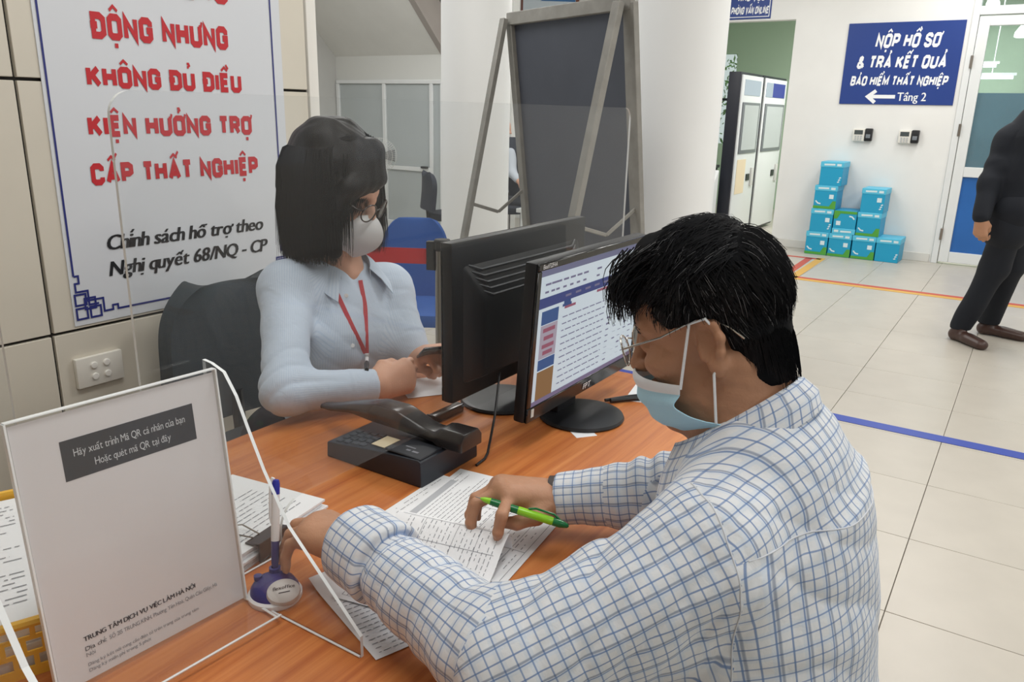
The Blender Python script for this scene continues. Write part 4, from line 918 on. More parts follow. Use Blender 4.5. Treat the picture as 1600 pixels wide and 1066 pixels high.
MB().tube([(-.02, .095, .005), (.04, .06, .005), (.09, .02, .005), (.16, -.01, .005)], .004, 8).build('plug_lead', M_black, kc, smooth=True)
fc = empty('form_sheet', 'pale paper on the desk beyond the cable of the lit monitor', 'paper', (1.84, .70, DZ), .2); MB().b2((-.08, -.1, 0), (.08, .1, .001)).build('paper', mat('white_paper', '', .7), fc)
wp_ = empty('note_paper', 'white note paper with a lifted corner under the hands of the woman', 'paper', (1.545, 1.225, DZ+.0006), math.radians(-35))
MB().grid(lambda u, v: (-.10+u*.2, -.07+v*.14, .0005+.03*max(0, u-.55)**2*4*(1-v*.3)), 14, 6).build('paper', mat('white_paper', '', .7), wp_, smooth=True, solid=-.0006)
# ------------------------------------------------------------------ chair of the woman
task_chair('office_chair', 'charcoal office chair behind the seated woman at the cream wall', (1.45, 1.72, 0), math.radians(-6), M_fab, .945)
# ------------------------------------------------------------------ bodies: blended distance fields turned into one continuous surface
def nz(P, f, seed=0):
    x, y, z = P[0]*f+seed, P[1]*f+seed*1.7, P[2]*f-seed*.6
    return (np.sin(x+1.7*np.sin(y*.8+z*.3))*np.cos(y*1.1+1.3*np.sin(z*.9+x*.4))+np.sin(z*1.2+1.1*np.sin(x*.7+y*.5)))*.5
def unit(v): v = np.asarray(v, float); return v/np.linalg.norm(v)
class Field:
    def __init__(s, lo, hi, h):
        s.lo = np.array(lo, np.float32); s.h = h; s.n = np.ceil((np.array(hi)-lo)/h).astype(int)+1
        s.d = np.full(s.n, .06, np.float32); s.log = []
    def loc(s, lo, hi):
        a = np.clip(np.floor((np.array(lo)-s.lo)/s.h).astype(int), 0, s.n); b = np.clip(np.ceil((np.array(hi)-s.lo)/s.h).astype(int)+1, 0, s.n)
        if (b <= a).any(): return None, None
        sl = tuple(slice(i, j) for i, j in zip(a, b))
        P = [(s.lo[k]+s.h*np.arange(a[k], b[k], dtype=np.float32)).reshape([-1 if q == k else 1 for q in range(3)]) for k in range(3)]
        return sl, P
    def put(s, sl, d, k, op='u'):
        o = s.d[sl]
        if op == 'u':
            if k > 0: h_ = np.maximum(k-np.abs(o-d), 0)/k; s.d[sl] = np.minimum(o, d)-h_*h_*k*.25
            else: s.d[sl] = np.minimum(o, d)
        elif op == 's':
            d = -d; h_ = np.maximum(k-np.abs(o-d), 0)/max(k, 1e-6); s.d[sl] = np.maximum(o, d)+h_*h_*k*.25
    def cap(s, a, b, ra, rb, k=.012, flat=None, op='u', wr=None, m=.03):
        """tapered capsule; flat=(normal, factor) squashes it along a direction; wr(P,t,ang-ish) adds cloth folds"""
        a = np.array(a, np.float32); b = np.array(b, np.float32); R = max(ra, rb)+m
        sl, P = s.loc(np.minimum(a, b)-R, np.maximum(a, b)+R)
        if sl is None: return s
        ab = b-a; L2 = float(ab@ab)+1e-9
        X = [P[i]-a[i] for i in range(3)]
        t = np.clip((X[0]*ab[0]+X[1]*ab[1]+X[2]*ab[2])/L2, 0, 1)
        Q = [X[i]-t*ab[i] for i in range(3)]
        if flat is not None:
            n = unit(flat[0]); dn = Q[0]*n[0]+Q[1]*n[1]+Q[2]*n[2]; e = 1/flat[1]-1
            Q = [Q[i]+dn*n[i]*e for i in range(3)]
        d = np.sqrt(Q[0]**2+Q[1]**2+Q[2]**2)-(ra+(rb-ra)*t)
        if flat is not None and flat[1] < 1: d = d*min(1, flat[1]*1.25)
        if wr is not None: d = d+wr(P, t, Q)
        s.put(sl, d.astype(np.float32), k, op); return s
    def ell(s, c, r, ax=None, k=.012, op='u', m=.03, cut=None):
        c = np.array(c, np.float32); r = np.array(r, float); R = r.max()+m
        sl, P = s.loc(c-R, c+R)
        if sl is None: return s
        X = [P[i]-c[i] for i in range(3)]
        if ax is not None: X = [X[0]*a[0]+X[1]*a[1]+X[2]*a[2] for a in ax]
        q = np.sqrt(sum((X[i]/r[i])**2 for i in range(3))); g = np.sqrt(sum((X[i]/r[i]**2)**2 for i in range(3)))
        d = q*(q-1)/np.maximum(g, 1e-6); d = np.where(q < .2, -r.min()*(1-q), d)
        if cut is not None: d = cut(d, X)
        s.put(sl, d.astype(np.float32), k, op); return s
    def cyl(s, a, b, ra, rb, k=.004, rnd=.006, op='u', wr=None, m=.03):
        """flat-ended round cone, for cuffs and collars"""
        a = np.array(a, np.float32); b = np.array(b, np.float32); R = max(ra, rb)+m; L = float(np.linalg.norm(b-a)); u = (b-a)/L
        sl, P = s.loc(np.minimum(a, b)-R, np.maximum(a, b)+R)
        if sl is None: return s
        X = [P[i]-a[i] for i in range(3)]; t = X[0]*u[0]+X[1]*u[1]+X[2]*u[2]
        rad = np.sqrt(np.maximum(X[0]**2+X[1]**2+X[2]**2-t*t, 0)); tt = np.clip(t/L, 0, 1)
        dr = rad-(ra+(rb-ra)*tt)+rnd; dt = np.abs(t-L/2)-L/2+rnd
        d = np.minimum(np.maximum(dr, dt), 0)+np.sqrt(np.maximum(dr, 0)**2+np.maximum(dt, 0)**2)-rnd
        if wr is not None: d = d+wr(P, tt, None)
        s.put(sl, d.astype(np.float32), k, op); return s
    def disp(s, fn, lo=None, hi=None):
        sl, P = s.loc(s.lo if lo is None else lo, s.lo+s.h*s.n if hi is None else hi)
        if sl is None: return s
        s.d[sl] += fn(P).astype(np.float32)*(np.abs(s.d[sl]) < .05); return s
    def mesh(s):
        d = s.d; d[0] = d[-1] = .05; d[:, 0] = d[:, -1] = .05; d[:, :, 0] = d[:, :, -1] = .05
        ins = d < 0; n = s.n
        c = ins[:-1, :-1, :-1].astype(np.int8)
        for dx, dy, dz in [(1, 0, 0), (0, 1, 0), (1, 1, 0), (0, 0, 1), (1, 0, 1), (0, 1, 1), (1, 1, 1)]:
            c = c+ins[dx:n[0]-1+dx, dy:n[1]-1+dy, dz:n[2]-1+dz]
        I, J, K = np.nonzero((c > 0) & (c < 8)); del c
        idx = np.full(n-1, -1, np.int32); idx[I, J, K] = np.arange(len(I))
        acc = np.zeros((len(I), 3)); cnt = np.zeros(len(I))
        cor = [(x, y, z) for x in (0, 1) for y in (0, 1) for z in (0, 1)]
        val = {q: d[I+q[0], J+q[1], K+q[2]] for q in cor}
        for q in cor:
            for ax in range(3):
                if q[ax] == 0:
                    r = list(q); r[ax] = 1; r = tuple(r); v0 = val[q]; v1 = val[r]; mk = (v0 < 0) != (v1 < 0)
                    t = np.where(mk, v0/np.where(mk, v0-v1, 1), 0); p = np.zeros((len(I), 3)); p[:] = q; p[:, ax] = t
                    acc += p*mk[:, None]; cnt += mk
        V = (np.stack([I, J, K], 1)+acc/np.maximum(cnt, 1)[:, None])*s.h+s.lo
        F = []
        for ax in range(3):
            a1, a2 = [(1, 2), (2, 0), (0, 1)][ax]
            s0 = [slice(None)]*3; s1 = [slice(None)]*3; s0[ax] = slice(0, -1); s1[ax] = slice(1, None)
            e = ins[tuple(s0)] != ins[tuple(s1)]; E = np.stack(np.nonzero(e), 1)
            E = E[(E[:, a1] > 0) & (E[:, a2] > 0)]
            if not len(E): continue
            fl = ins[E[:, 0], E[:, 1], E[:, 2]]
            def at(o1, o2):
                q = E.copy(); q[:, a1] -= o1; q[:, a2] -= o2; return idx[q[:, 0], q[:, 1], q[:, 2]]
            A_, B_, C_, D_ = at(1, 1), at(0, 1), at(0, 0), at(1, 0)
            Q = np.stack([A_, B_, C_, D_], 1); Q[~fl] = Q[~fl][:, ::-1]; F.append(Q)
        F = np.concatenate(F); F = F[(F >= 0).all(1)]
        return V, F
def smooth_mesh(V, F, it=1, lam=.5):
    for _ in range(it):
        S = np.zeros_like(V); N_ = np.zeros(len(V))
        for a in range(4):
            b = (a+1) % 4
            np.add.at(S, F[:, a], V[F[:, b]]); np.add.at(N_, F[:, a], 1); np.add.at(S, F[:, b], V[F[:, a]]); np.add.at(N_, F[:, b], 1)
        V = V+lam*(S/np.maximum(N_, 1)[:, None]-V)
    return V
def field_obj(name, fld, mtl, parent, it=1, uv=None, mats_fn=None):
    V, F = fld.mesh(); V = smooth_mesh(V, F, it)
    off = np.array(parent.matrix_basis.translation) if parent is not None else 0
    me = bpy.data.meshes.new(name); nv, nf = len(V), len(F)
    me.vertices.add(nv); me.vertices.foreach_set('co', (V-off).astype(np.float32).ravel())
    me.loops.add(nf*4); me.loops.foreach_set('vertex_index', F.astype(np.int32).ravel()); me.polygons.add(nf)
    me.polygons.foreach_set('loop_start', np.arange(0, nf*4, 4, dtype=np.int32)); me.polygons.foreach_set('loop_total', np.full(nf, 4, np.int32))
    me.update(calc_edges=True); me.validate()
    for q in (mtl if isinstance(mtl, (list, tuple)) else [mtl]): me.materials.append(q)
    me.polygons.foreach_set('use_smooth', [True]*len(me.polygons))
    if uv is not None and len(me.polygons) == nf:
        cen = V[F].mean(1); UV = uv(V[F], cen); l = me.uv_layers.new(name='UVMap'); l.data.foreach_set('uv', UV.reshape(-1).astype(np.float32))
    if mats_fn is not None and len(me.polygons) == nf: me.polygons.foreach_set('material_index', mats_fn(V[F].mean(1)).astype(np.int32))
    o = bpy.data.objects.new(name, me); COL.objects.link(o); o.parent = parent; return o
def frame(yaw, pitch, roll=0):
    """head axes: forward, left, up. yaw is the compass of the face, pitch > 0 looks down"""
    y, p = math.radians(yaw), math.radians(pitch)
    f = np.array([math.cos(y)*math.cos(p), math.sin(y)*math.cos(p), -math.sin(p)]); l = np.array([-math.sin(y), math.cos(y), 0]); u = np.cross(f, l)
    r = math.radians(roll); l, u = l*math.cos(r)+u*math.sin(r), u*math.cos(r)-l*math.sin(r); return f, l, u
class Head:
    def __init__(s, C, ax, S): s.C = np.array(C, float); s.ax = ax; s.S = S
    def p(s, f, l, u): return s.C+s.S*(f*s.ax[0]+l*s.ax[1]+u*s.ax[2])
    def loc(s, P): D = (np.asarray(P)-s.C)/s.S; return np.stack([D@s.ax[0], D@s.ax[1], D@s.ax[2]], -1)
    def skull(s, fd, female=False):
        S, A = s.S, s.ax; E = lambda c, r, k=.02, op='u': fd.ell(s.p(*c), np.array(r)*S, A, k*S, op); Cp = lambda a, b, ra, rb, k=.012, op='u': fd.cap(s.p(*a), s.p(*b), ra*S, rb*S, k*S, op=op)
        E((.0, 0, .055), (.079, .074, .076)); E((.03, 0, .03), (.066, .064, .075), .03); E((.045, 0, -.045), (.045, .048, .06), .03)
        E((.028, 0, -.062), (.05, .053 if not female else .048, .038), .03); Cp((.078, -.010, -.098), (.078, .010, -.098), .017, .017, .03)
        for q in (-1, 1):
            E((.062, q*.042, -.012), (.028, .022, .02), .02); Cp((.09, q*.012, .036), (.076, q*.048, .038), .009, .008, .016)
            E((.097, q*.032, .016), (.016, .017, .012), .014, 's'); E((.080, q*.032, .016), (.0145, .0145, .0145), .004)
            Cp((.0905, q*.021, .0225), (.084, q*.047, .0205), .0034, .003, .004); Cp((.090, q*.022, .010), (.084, q*.046, .010), .003, .003, .005)
            # ear
            e = [(.004, q*.069, .030), (-.006, q*.078, .036), (-.019, q*.083, .030), (-.023, q*.084, .014), (-.018, q*.082, -.004), (-.009, q*.077, -.018)]
            E((-.008, q*.073, .006), (.016, .006, .027), .008)
            for a, b in zip(e, e[1:]): Cp(a, b, .0052, .0052, .006)
            E((-.008, q*.076, -.023), (.009, .006, .011), .008); E((-.004, q*.0835, .004), (.0095, .007, .014), .005, 's'); Cp((.006, q*.073, .002), (.006, q*.075, -.008), .004, .004, .006)
        Cp((.094, 0, .026), (.113, 0, -.014), .008, .0105, .012); E((.112, 0, -.018), (.013, .012, .010), .008)
        for q in (-1, 1): E((.102, q*.012, -.020), (.011, .008, .008), .008); E((.104, q*.007, -.028), (.006, .0045, .004), .003, 's')
        E((.094, 0, -.047), (.012, .024, .0065), .008); E((.091, 0, -.060), (.012, .021, .007), .008); Cp((.1035, -.02, -.0535), (.1035, .02, -.0535), .0018, .0018, .004, 's')
def blend_hand(fd, W, d, n, s_, S, curls, spread=(-.10, -.02, .06, .16), thumb=None, lens=None, thick=1.0):
    """W wrist centre, d towards the fingers, n out of the back of the hand, s_ towards the thumb.  curls: per finger three bends in degrees"""
    d = unit(d); n = unit(np.asarray(n)-d*np.dot(n, d)); s_ = unit(np.asarray(s_)-d*np.dot(s_, d)-n*np.dot(s_, n)); W = np.array(W, float)
    kn = [(.093, .030, .002), (.097, .010, .006), (.092, -.010, .004), (.083, -.028, -.001)]; L_ = lens or [(.043, .026, .020), (.048, .030, .021), (.044, .028, .020), (.034, .021, .018)]
    R = [(.0102, .0092, .0083, .007), (.0104, .0094, .0084, .0072), (.0098, .009, .008, .0068), (.0088, .008, .0072, .006)]
    pos = lambda q: W+S*(q[0]*d+q[1]*s_+q[2]*n)
    out = []
    for i in range(4):
        base = pos((.012, kn[i][1]*.55, -.002)); K = pos(kn[i]); fd.cap(base, K, .0165*S*thick, .0128*S, .022*S)
        if i < 3: fd.cap(pos((.03, (kn[i][1]*.6+kn[i+1][1]*.6)/2, -.004)), (K+pos(kn[i+1]))/2-n*.003*S, .0155*S*thick, .012*S, .016*S)
        dirv = unit(d*math.cos(spread[i])-s_*math.sin(spread[i])); axn = n.copy(); p = K; pts = [p]
        for j in range(3):
            a = math.radians(curls[i][j]); dirv, axn = dirv*math.cos(a)-axn*math.sin(a), axn*math.cos(a)+dirv*math.sin(a)
            q = p+dirv*L_[i][j]*S; fd.cap(p, q, R[i][j]*S, R[i][j+1]*S, .0035*S if j else .008*S, m=.012); p = q; pts.append(q)
        out.append((pts, dirv, axn))
    if thumb is not None:
        T = [pos(q) for q in thumb]; rr = [.0155, .0125, .0108, .0088]
        for j in range(len(T)-1): fd.cap(T[j], T[j+1], rr[j]*S, rr[j+1]*S, (.02 if j == 0 else .005)*S, m=.015)
        out.append((T, unit(T[-1]-T[-2]), None))
    return out, pos
def nail(parent, tips, S, mtl, rad=.007):
    off = np.array(parent.matrix_basis.translation); mb = MB()
    for pts, dv, up in tips:
        c = np.array(pts[-1])-dv*.004*S+up*rad*S*.78-off; sd_ = np.cross(dv, up)
        M_ = Matrix([list(dv), list(sd_), list(up)]).transposed().to_4x4(); M_.translation = Vector(c); mb.M = M_
        mb.lathe([(.0058*S, -.001*S), (.0056*S, .0006*S), (.004*S, .0016*S), (.001*S, .002*S)], 12, sy=.8)
    return mb.build('fingernails', mtl, parent, smooth=True)
def bone_uv(bones, region=None, arms=None):
    """cylindrical cloth coordinates around the nearest bone; returns uv for the corners of each quad"""
    def f(Q, cen):
        best = np.full(len(cen), 9e9); which = np.zeros(len(cen), int)
        if region is not None: rg_, inL, inR = region(cen)
        for i, bn in enumerate(bones):
            if region is not None and i < 2: continue
            a, b = np.array(bn['a']), np.array(bn['b']); ab = b-a; t = np.clip((cen-a)@ab/(ab@ab), 0, 1); D = cen-a-t[:, None]*ab
            if 'flat' in bn: n = unit(bn['flat'][0]); D = D+np.outer(D@n, n)*(1/bn['flat'][1]-1)
            dd = np.linalg.norm(D, axis=1)-(bn['ra']+(bn['rb']-bn['ra'])*t)+bn.get('bias', 0); m_ = dd < best
            if region is not None: m_ &= inL if i in arms[0] else inR
            best[m_] = dd[m_]; which[m_] = i
        if region is not None: which = np.where(rg_ >= 0, rg_, which)
        UV = np.zeros((len(cen), 4, 2))
        for i, bn in enumerate(bones):
            m_ = which == i
            if not m_.any(): continue
            a, b = np.array(bn['a']), np.array(bn['b']); u = unit(b-a); P = Q[m_]-a
            if bn.get('mode') == 'plane':
                UV[m_, :, 0] = P@np.array(bn['u']); UV[m_, :, 1] = P@np.array(bn['v']); continue
            e1 = unit(np.array(bn['e'])-u*np.dot(bn['e'], u)); e2 = np.cross(u, e1)
            ang = np.arctan2(P@e2, P@e1); a0 = np.arctan2((cen[m_]-a)@e2, (cen[m_]-a)@e1)[:, None]
            ang = a0+(ang-a0+math.pi) % (2*math.pi)-math.pi
            UV[m_, :, 0] = ang*bn.get('rad', (bn['ra']+bn['rb'])/2); UV[m_, :, 1] = P@u+bn.get('v0', 0)
        return UV
    return f
def cloth_mat(name, base, kind):
    M = bpy.data.materials.new(name); M.use_nodes = True; nt = M.node_tree; N = nt.nodes; L = nt.links; b = N['Principled BSDF']
    b.inputs['Roughness'].default_value = .8; b.inputs['Specular IOR Level'].default_value = .2; b.inputs['Sheen Weight'].default_value = .15
    uv = N.new('ShaderNodeUVMap'); uv.uv_map = 'UVMap'; sp_ = N.new('ShaderNodeSeparateXYZ'); L.new(uv.outputs[0], sp_.inputs[0])
    def math_(op, a, b_=None, c=None):
        n = N.new('ShaderNodeMath'); n.operation = op
        for i, q in enumerate((a, b_, c)):
            if q is None: continue
            if isinstance(q, (int, float)): n.inputs[i].default_value = q
            else: L.new(q, n.inputs[i])
        return n.outputs[0]
    def line(src, period, width, off=0):
        f = math_('FRACT', math_('ADD', math_('DIVIDE', src, period), off)); e = math_('ABSOLUTE', math_('SUBTRACT', f, .5)); mr = N.new('ShaderNodeMapRange'); mr.inputs[1].default_value = width/period*.5; mr.inputs[2].default_value = width/period*.5+.045; mr.inputs[3].default_value = 1; mr.inputs[4].default_value = 0
        L.new(e, mr.inputs[0]); return mr.outputs[0]
    col = None
    def over(prev, fac, c, amt):
        x = N.new('ShaderNodeMix'); x.data_type = 'RGBA'; L.new(math_('MULTIPLY', fac, amt), x.inputs[0])
        if isinstance(prev, tuple): x.inputs[6].default_value = prev
        else: L.new(prev, x.inputs[6])
        x.inputs[7].default_value = hx(c); return x.outputs[2]
    U, V = sp_.outputs[0], sp_.outputs[1]; c = hx(base)
    if kind == 'plaid':
        p = .0155
        c = over(c, line(U, p*2, p*.55, .25), 'c3d2e4', .35); c = over(c, line(V, p*2, p*.55, .25), 'c3d2e4', .35)
        c = over(c, line(U, p, .0012), '5c7cae', .8); c = over(c, line(V, p, .0012), '6483b4', .75)
        c = over(c, line(U, p*2, .0014, .14), '4c5c7e', .55)
    else:
        c = over(c, line(U, .0052, .0016), '9db4cf', .35)
    L.new(c, b.inputs['Base Color'])
    tc = N.new('ShaderNodeTexCoord'); n1 = N.new('ShaderNodeTexNoise'); n1.inputs['Scale'].default_value = 34; n1.inputs['Detail'].default_value = 4; n1.inputs['Distortion'].default_value = .8; L.new(tc.outputs['Object'], n1.inputs['Vector'])
    bp = N.new('ShaderNodeBump'); bp.inputs['Strength'].default_value = .3; bp.inputs['Distance'].default_value = .006; L.new(n1.outputs['Fac'], bp.inputs['Height']); L.new(bp.outputs[0], b.inputs['Normal'])
    return M
def skin_mat(name, c):
    M = mat(name, c, .5, noise=.07, nscale=18, bump=.25, bscale=260, spec=.35, sss=.12); return M
def folds(amp, n, t0=0, t1=1, tw=1.5, ph=0, e=(0, 0, 1), e2=(1, 0, 0)):
    """cross folds that run round a sleeve, strongest between t0 and t1"""
    def f(P, t, Q):
        w = np.exp(-((t-(t0+t1)/2)/max(.02, (t1-t0)/1.6))**2)
        g = nz(P, 22, ph) if True else 0
        return amp*w*np.sin(n*t*2*math.pi+ph+tw*g)*(.75+.25*nz(P, 14, ph+3))
    return f
def strands(name, roots, mtl, parent, r=.0006, sides=3):
    mb = MB()
    for pts in roots:
        n = len(pts); mb.tube(pts, [r*(1-.65*i/(n-1)) for i in range(n)], sides, False)
    off = np.array(parent.matrix_basis.translation); mb.v = [(x-off[0], y-off[1], z-off[2]) for x, y, z in mb.v]
    o = mb.build(name, mtl, parent, smooth=True); return tag(o, kind='stuff')
# ------------------------------------------------------------------ the seated man
M_skin = skin_mat('tan_skin', 'b5876a'); M_nail = mat('fingernail', 'c79c83', .3)
M_hairb = mat('black_hair', '16171b', .55, spec=.3); M_hairg = mat('grey_hair', '8f9094', .4); M_eye = mat('eye_white', 'd8d4cd', .2); M_iris = mat('dark_iris', '1b1310', .15)
M_lens = acrylic('spectacle_lens', (.97, .98, .98, 1), .02); M_wire = mat('silver_wire', 'c9c6be', .22, metal=1)
M_plaid = cloth_mat('checked_cotton', 'dde0e4', 'plaid')
mS = 1.06
man = empty('person', 'man in a checked shirt, blue face mask and glasses, writing at the desk', 'person', (1.03, .2, 0))
mH = Head((1.020, .3245, 1.163), frame(97, 19, 0), mS)
SL, SR = np.array((.842, .262, .935)), np.array((1.205, .300, .950)); EL, WL = np.array((.668, .445, .832)), atd(574, 862, 1.115); ER, WR = np.array((1.165, .375, .855)), np.array((1.072, .60, .812))
NB = np.array((1.018, .262, 1.022)); PV = np.array((1.04, .125, .50)); CH = np.array((1.026, .238, .90))
fd = Field((.50, -.06, .36), (1.36, .96, 1.42), .0028)
mH.skull(fd)
fd.cap(mH.p(-.022, 0, -.035), NB+np.array((0, 0, -.02)), .057*mS, .064*mS, .03); fd.cap(mH.p(.03, .0, -.07), NB+np.array((0, .03, 0)), .035*mS, .05, .03)
for q in (1, -1): fd.cap(mH.p(-.035, q*.045, -.03), NB+np.array((q*-.03, .045, -.02)), .016, .016, .03)
fd.cap(NB, CH, .06, .12, .03, ((0, 1, 0), .7)); fd.cap(CH, PV, .13, .14, .03, ((0, 1, 0), .72)); fd.cap(SL, SR, .045, .045, .04)
for a, b, c in ((SL, EL, WL), (SR, ER, WR)): fd.cap(a, b, .046, .038, .02); fd.cap(b, c, .038, .028, .015, ((0, 0, 1), .9))
KL = atd(492, 826, 1.165)
lt, lpos = blend_hand(fd, WL, KL-WL, (.15, -.25, 1), (.75, .45, 0), mS, [(20, 34, 20), (24, 38, 22), (30, 40, 24), (34, 40, 24)], (-.03, -.02, .02, .06),
    [(.018, .022, -.010), (.050, .045, -.022), (.082, .047, -.038), (.105, .036, -.05)])
KR = atz(788, 772, .836)
rt, rpos = blend_hand(fd, WR+np.array((0, 0, .006)), KR-WR, (.0, .1, 1), (-1, -.4, 0), mS, [(30, 66, 40), (36, 52, 30), (34, 50, 28), (36, 46, 24)], (-1.0, .0, .05, .12),
    [(.016, .022, -.012), (.046, .044, -.022), (.074, .040, -.036), (.090, .022, -.044)])
fd.disp(lambda P: .0006*nz(P, 260, 1))
body = field_obj('body', fd, M_skin, man, 1)
nail(man, [t for t in lt[:4]]+[t for t in rt[:4]], mS, M_nail)
# ---- shirt
sh = Field((.50, -.08, .40), (1.40, .86, 1.14), .0038)
sh.cap(PV+np.array((0, .02, -.05)), CH+np.array((0, -.02, -.10)), .195, .185, .0, ((0, 1, 0), .68)); sh.cap(CH+np.array((0, -.02, -.10)), CH+np.array((0, .0, .035)), .185, .165, .06, ((0, 1, 0), .70))
sh.cap(CH+np.array((0, .0, .035)), NB+np.array((0, -.006, -.045)), .15, .078, .07, ((0, 1, 0), .8)); sh.cap(SL+np.array((.03, -.01, .0)), SR+np.array((-.03, -.01, 0)), .060, .060, .06)
sh.cap(NB+np.array((-.02, .0, -.035)), SL, .042, .054, .05); sh.cap(NB+np.array((.02, .0, -.035)), SR, .042, .054, .05)
def crease(P, a, lam, seed, warp=.55):
    s_ = (P[0]*a[0]+P[1]*a[1]+P[2]*a[2])/lam+warp*nz(P, 13, seed); return (1-np.abs(np.sin(np.pi*s_)))**1.6
def cloth_fold(a, lam, amp, seed, c, r):
    def f(P):
        w = np.exp(-(((P[0]-c[0])/r[0])**2+((P[1]-c[1])/r[1])**2+((P[2]-c[2])/r[2])**2)); return amp*w*(crease(P, a, lam, seed)-.35)*np.clip(.65+.6*nz(P, 9, seed+4), 0, 1.2)
    return f
fo_u = folds(.003, 2.2, .35, 1.05, 1.8, .4); fo_f = folds(.003, 2.4, -.1, .5, 1.8, 1.7)
eL = EL+np.array((-.008, -.02, 0))
sh.cap(SL, eL, .079, .066, .05, wr=fo_u); sh.cap(eL, WL+(eL-WL)*.30, .066, .055, .035, wr=fo_f)
sh.cap(SL+np.array((.04, .0, -.09)), eL+np.array((.05, -.02, -.03)), .078, .055, .05); sh.cap(CH+np.array((-.10, .05, -.14)), PV+np.array((-.08, .10, .1)), .09, .09, .06)
sh.cap(SR, ER, .078, .070, .05, wr=folds(.006, 4, .2, 1, 1.4, 2)); sh.cap(ER, WR+(ER-WR)*.30, .069, .050, .03, wr=folds(.006, 4, -.1, .7, 1.4, 3))
# heavy folds laid over the near sleeve and back
def ridge(pts, r, k=.03):
    for a, b in zip(pts, pts[1:]): sh.cap(a, b, r, r, k, m=.04)
cuff = []
for W_, E_, r_, o_ in ((WL, eL, .057, -.030), (WR, ER, .045, .006)):
    u = unit(E_-W_); a = W_+u*o_; b = W_+u*(o_+.078); sh.cyl(a, b, r_*1.02, r_*1.06, .004, .004); cuff.append((a, b, r_))
    sh.cyl(a-u*.02, a+u*.022, r_*.86, r_*.86, .002, .002, 's')
aU = unit(eL-SL); aF = unit(WL-eL)
sh.disp(cloth_fold(unit(aU*.55+np.array((.2, .5, .6))), .052, .012, 1, SL*.55+eL*.45, (.13, .13, .13)))
sh.disp(cloth_fold(unit(aU+np.array((0, 0, .5))), .045, .012, 5, eL, (.12, .10, .10))); sh.disp(cloth_fold(unit(aF+np.array((.3, 0, .2))), .072, .007, 9, WL*.45+eL*.55, (.10, .12, .09)))
sh.disp(cloth_fold(unit(ER-SR), .042, .012, 12, ER, (.12, .14, .12))); sh.disp(cloth_fold(unit(np.array((.5, .1, 1))), .075, .007, 15, CH+np.array((-.05, -.12, -.02)), (.25, .15, .17)))
sh.disp(lambda P: .0020*nz(P, 26, 5)+.0016*nz(P, 55, 8))
sh.cyl(NB+np.array((0, .004, -.02)), NB+np.array((0, .03, .15)), .062, .066, .01, .01, 's')
nrm_t = np.array((0, -.35, .94)); yk = np.array((0, .55, .83))
bones = [dict(a=PV-np.array((0, 0, .1)), b=CH+np.array((0, 0, .06)), ra=.19, rb=.18, flat=((0, 1, 0), .7), e=(0, 1, 0), rad=.155),
         dict(a=NB+np.array((-.15, -.01, .0)), b=NB+np.array((.15, -.01, .0)), ra=.075, rb=.075, bias=.006, mode='plane', u=(1, 0, 0), v=(0, .6, .8)),
         dict(a=SL+(eL-SL)*.16, b=eL, ra=.079, rb=.066, e=(0, 0, -1), rad=.078), dict(a=eL, b=WL+(eL-WL)*.3, ra=.066, rb=.055, e=(0, 0, -1), rad=.064),
         dict(a=SR+(ER-SR)*.16, b=ER, ra=.076, rb=.062, e=(0, 0, -1), rad=.075), dict(a=ER, b=WR+(ER-WR)*.3, ra=.06, rb=.046, e=(0, 0, -1), rad=.058),
         dict(a=cuff[0][0], b=cuff[0][1], ra=.056, rb=.058, e=(0, 0, -1), rad=.056, v0=.004), dict(a=cuff[1][0], b=cuff[1][1], ra=.047, rb=.048, e=(0, 0, -1), rad=.047, v0=.004)]
a1, a2, a3 = atd(1098, 782, .93), atd(1163, 920, .87), atd(1160, 1060, .92); nA = unit(np.cross(a2-a1, a3-a1)); nA = nA if (eL-a2)@nA > 0 else -nA; pA = a2
mir = lambda q: np.array((2*1.028-q[0], q[1], q[2])); nB = np.array((-nA[0], nA[1], nA[2])); pB_ = mir(pA); YZ = .972
def region(cen):
    r = np.full(len(cen), -1); L_ = ((cen-pA)@nA > 0) & (cen[:, 0] < .985); R_ = ((((cen-pB_)@nB > 0) & (cen[:, 0] > 1.1)) | (cen[:, 1] > .44)) & ~L_; T_ = ~L_ & ~R_; r[T_ & (cen[:, 2] > YZ)] = 1; r[T_ & (cen[:, 2] <= YZ)] = 0
    return r, L_, R_
shirt = field_obj('shirt', sh, M_plaid, man, 1, bone_uv(bones, region, ((2, 3, 6), (4, 5, 7))))
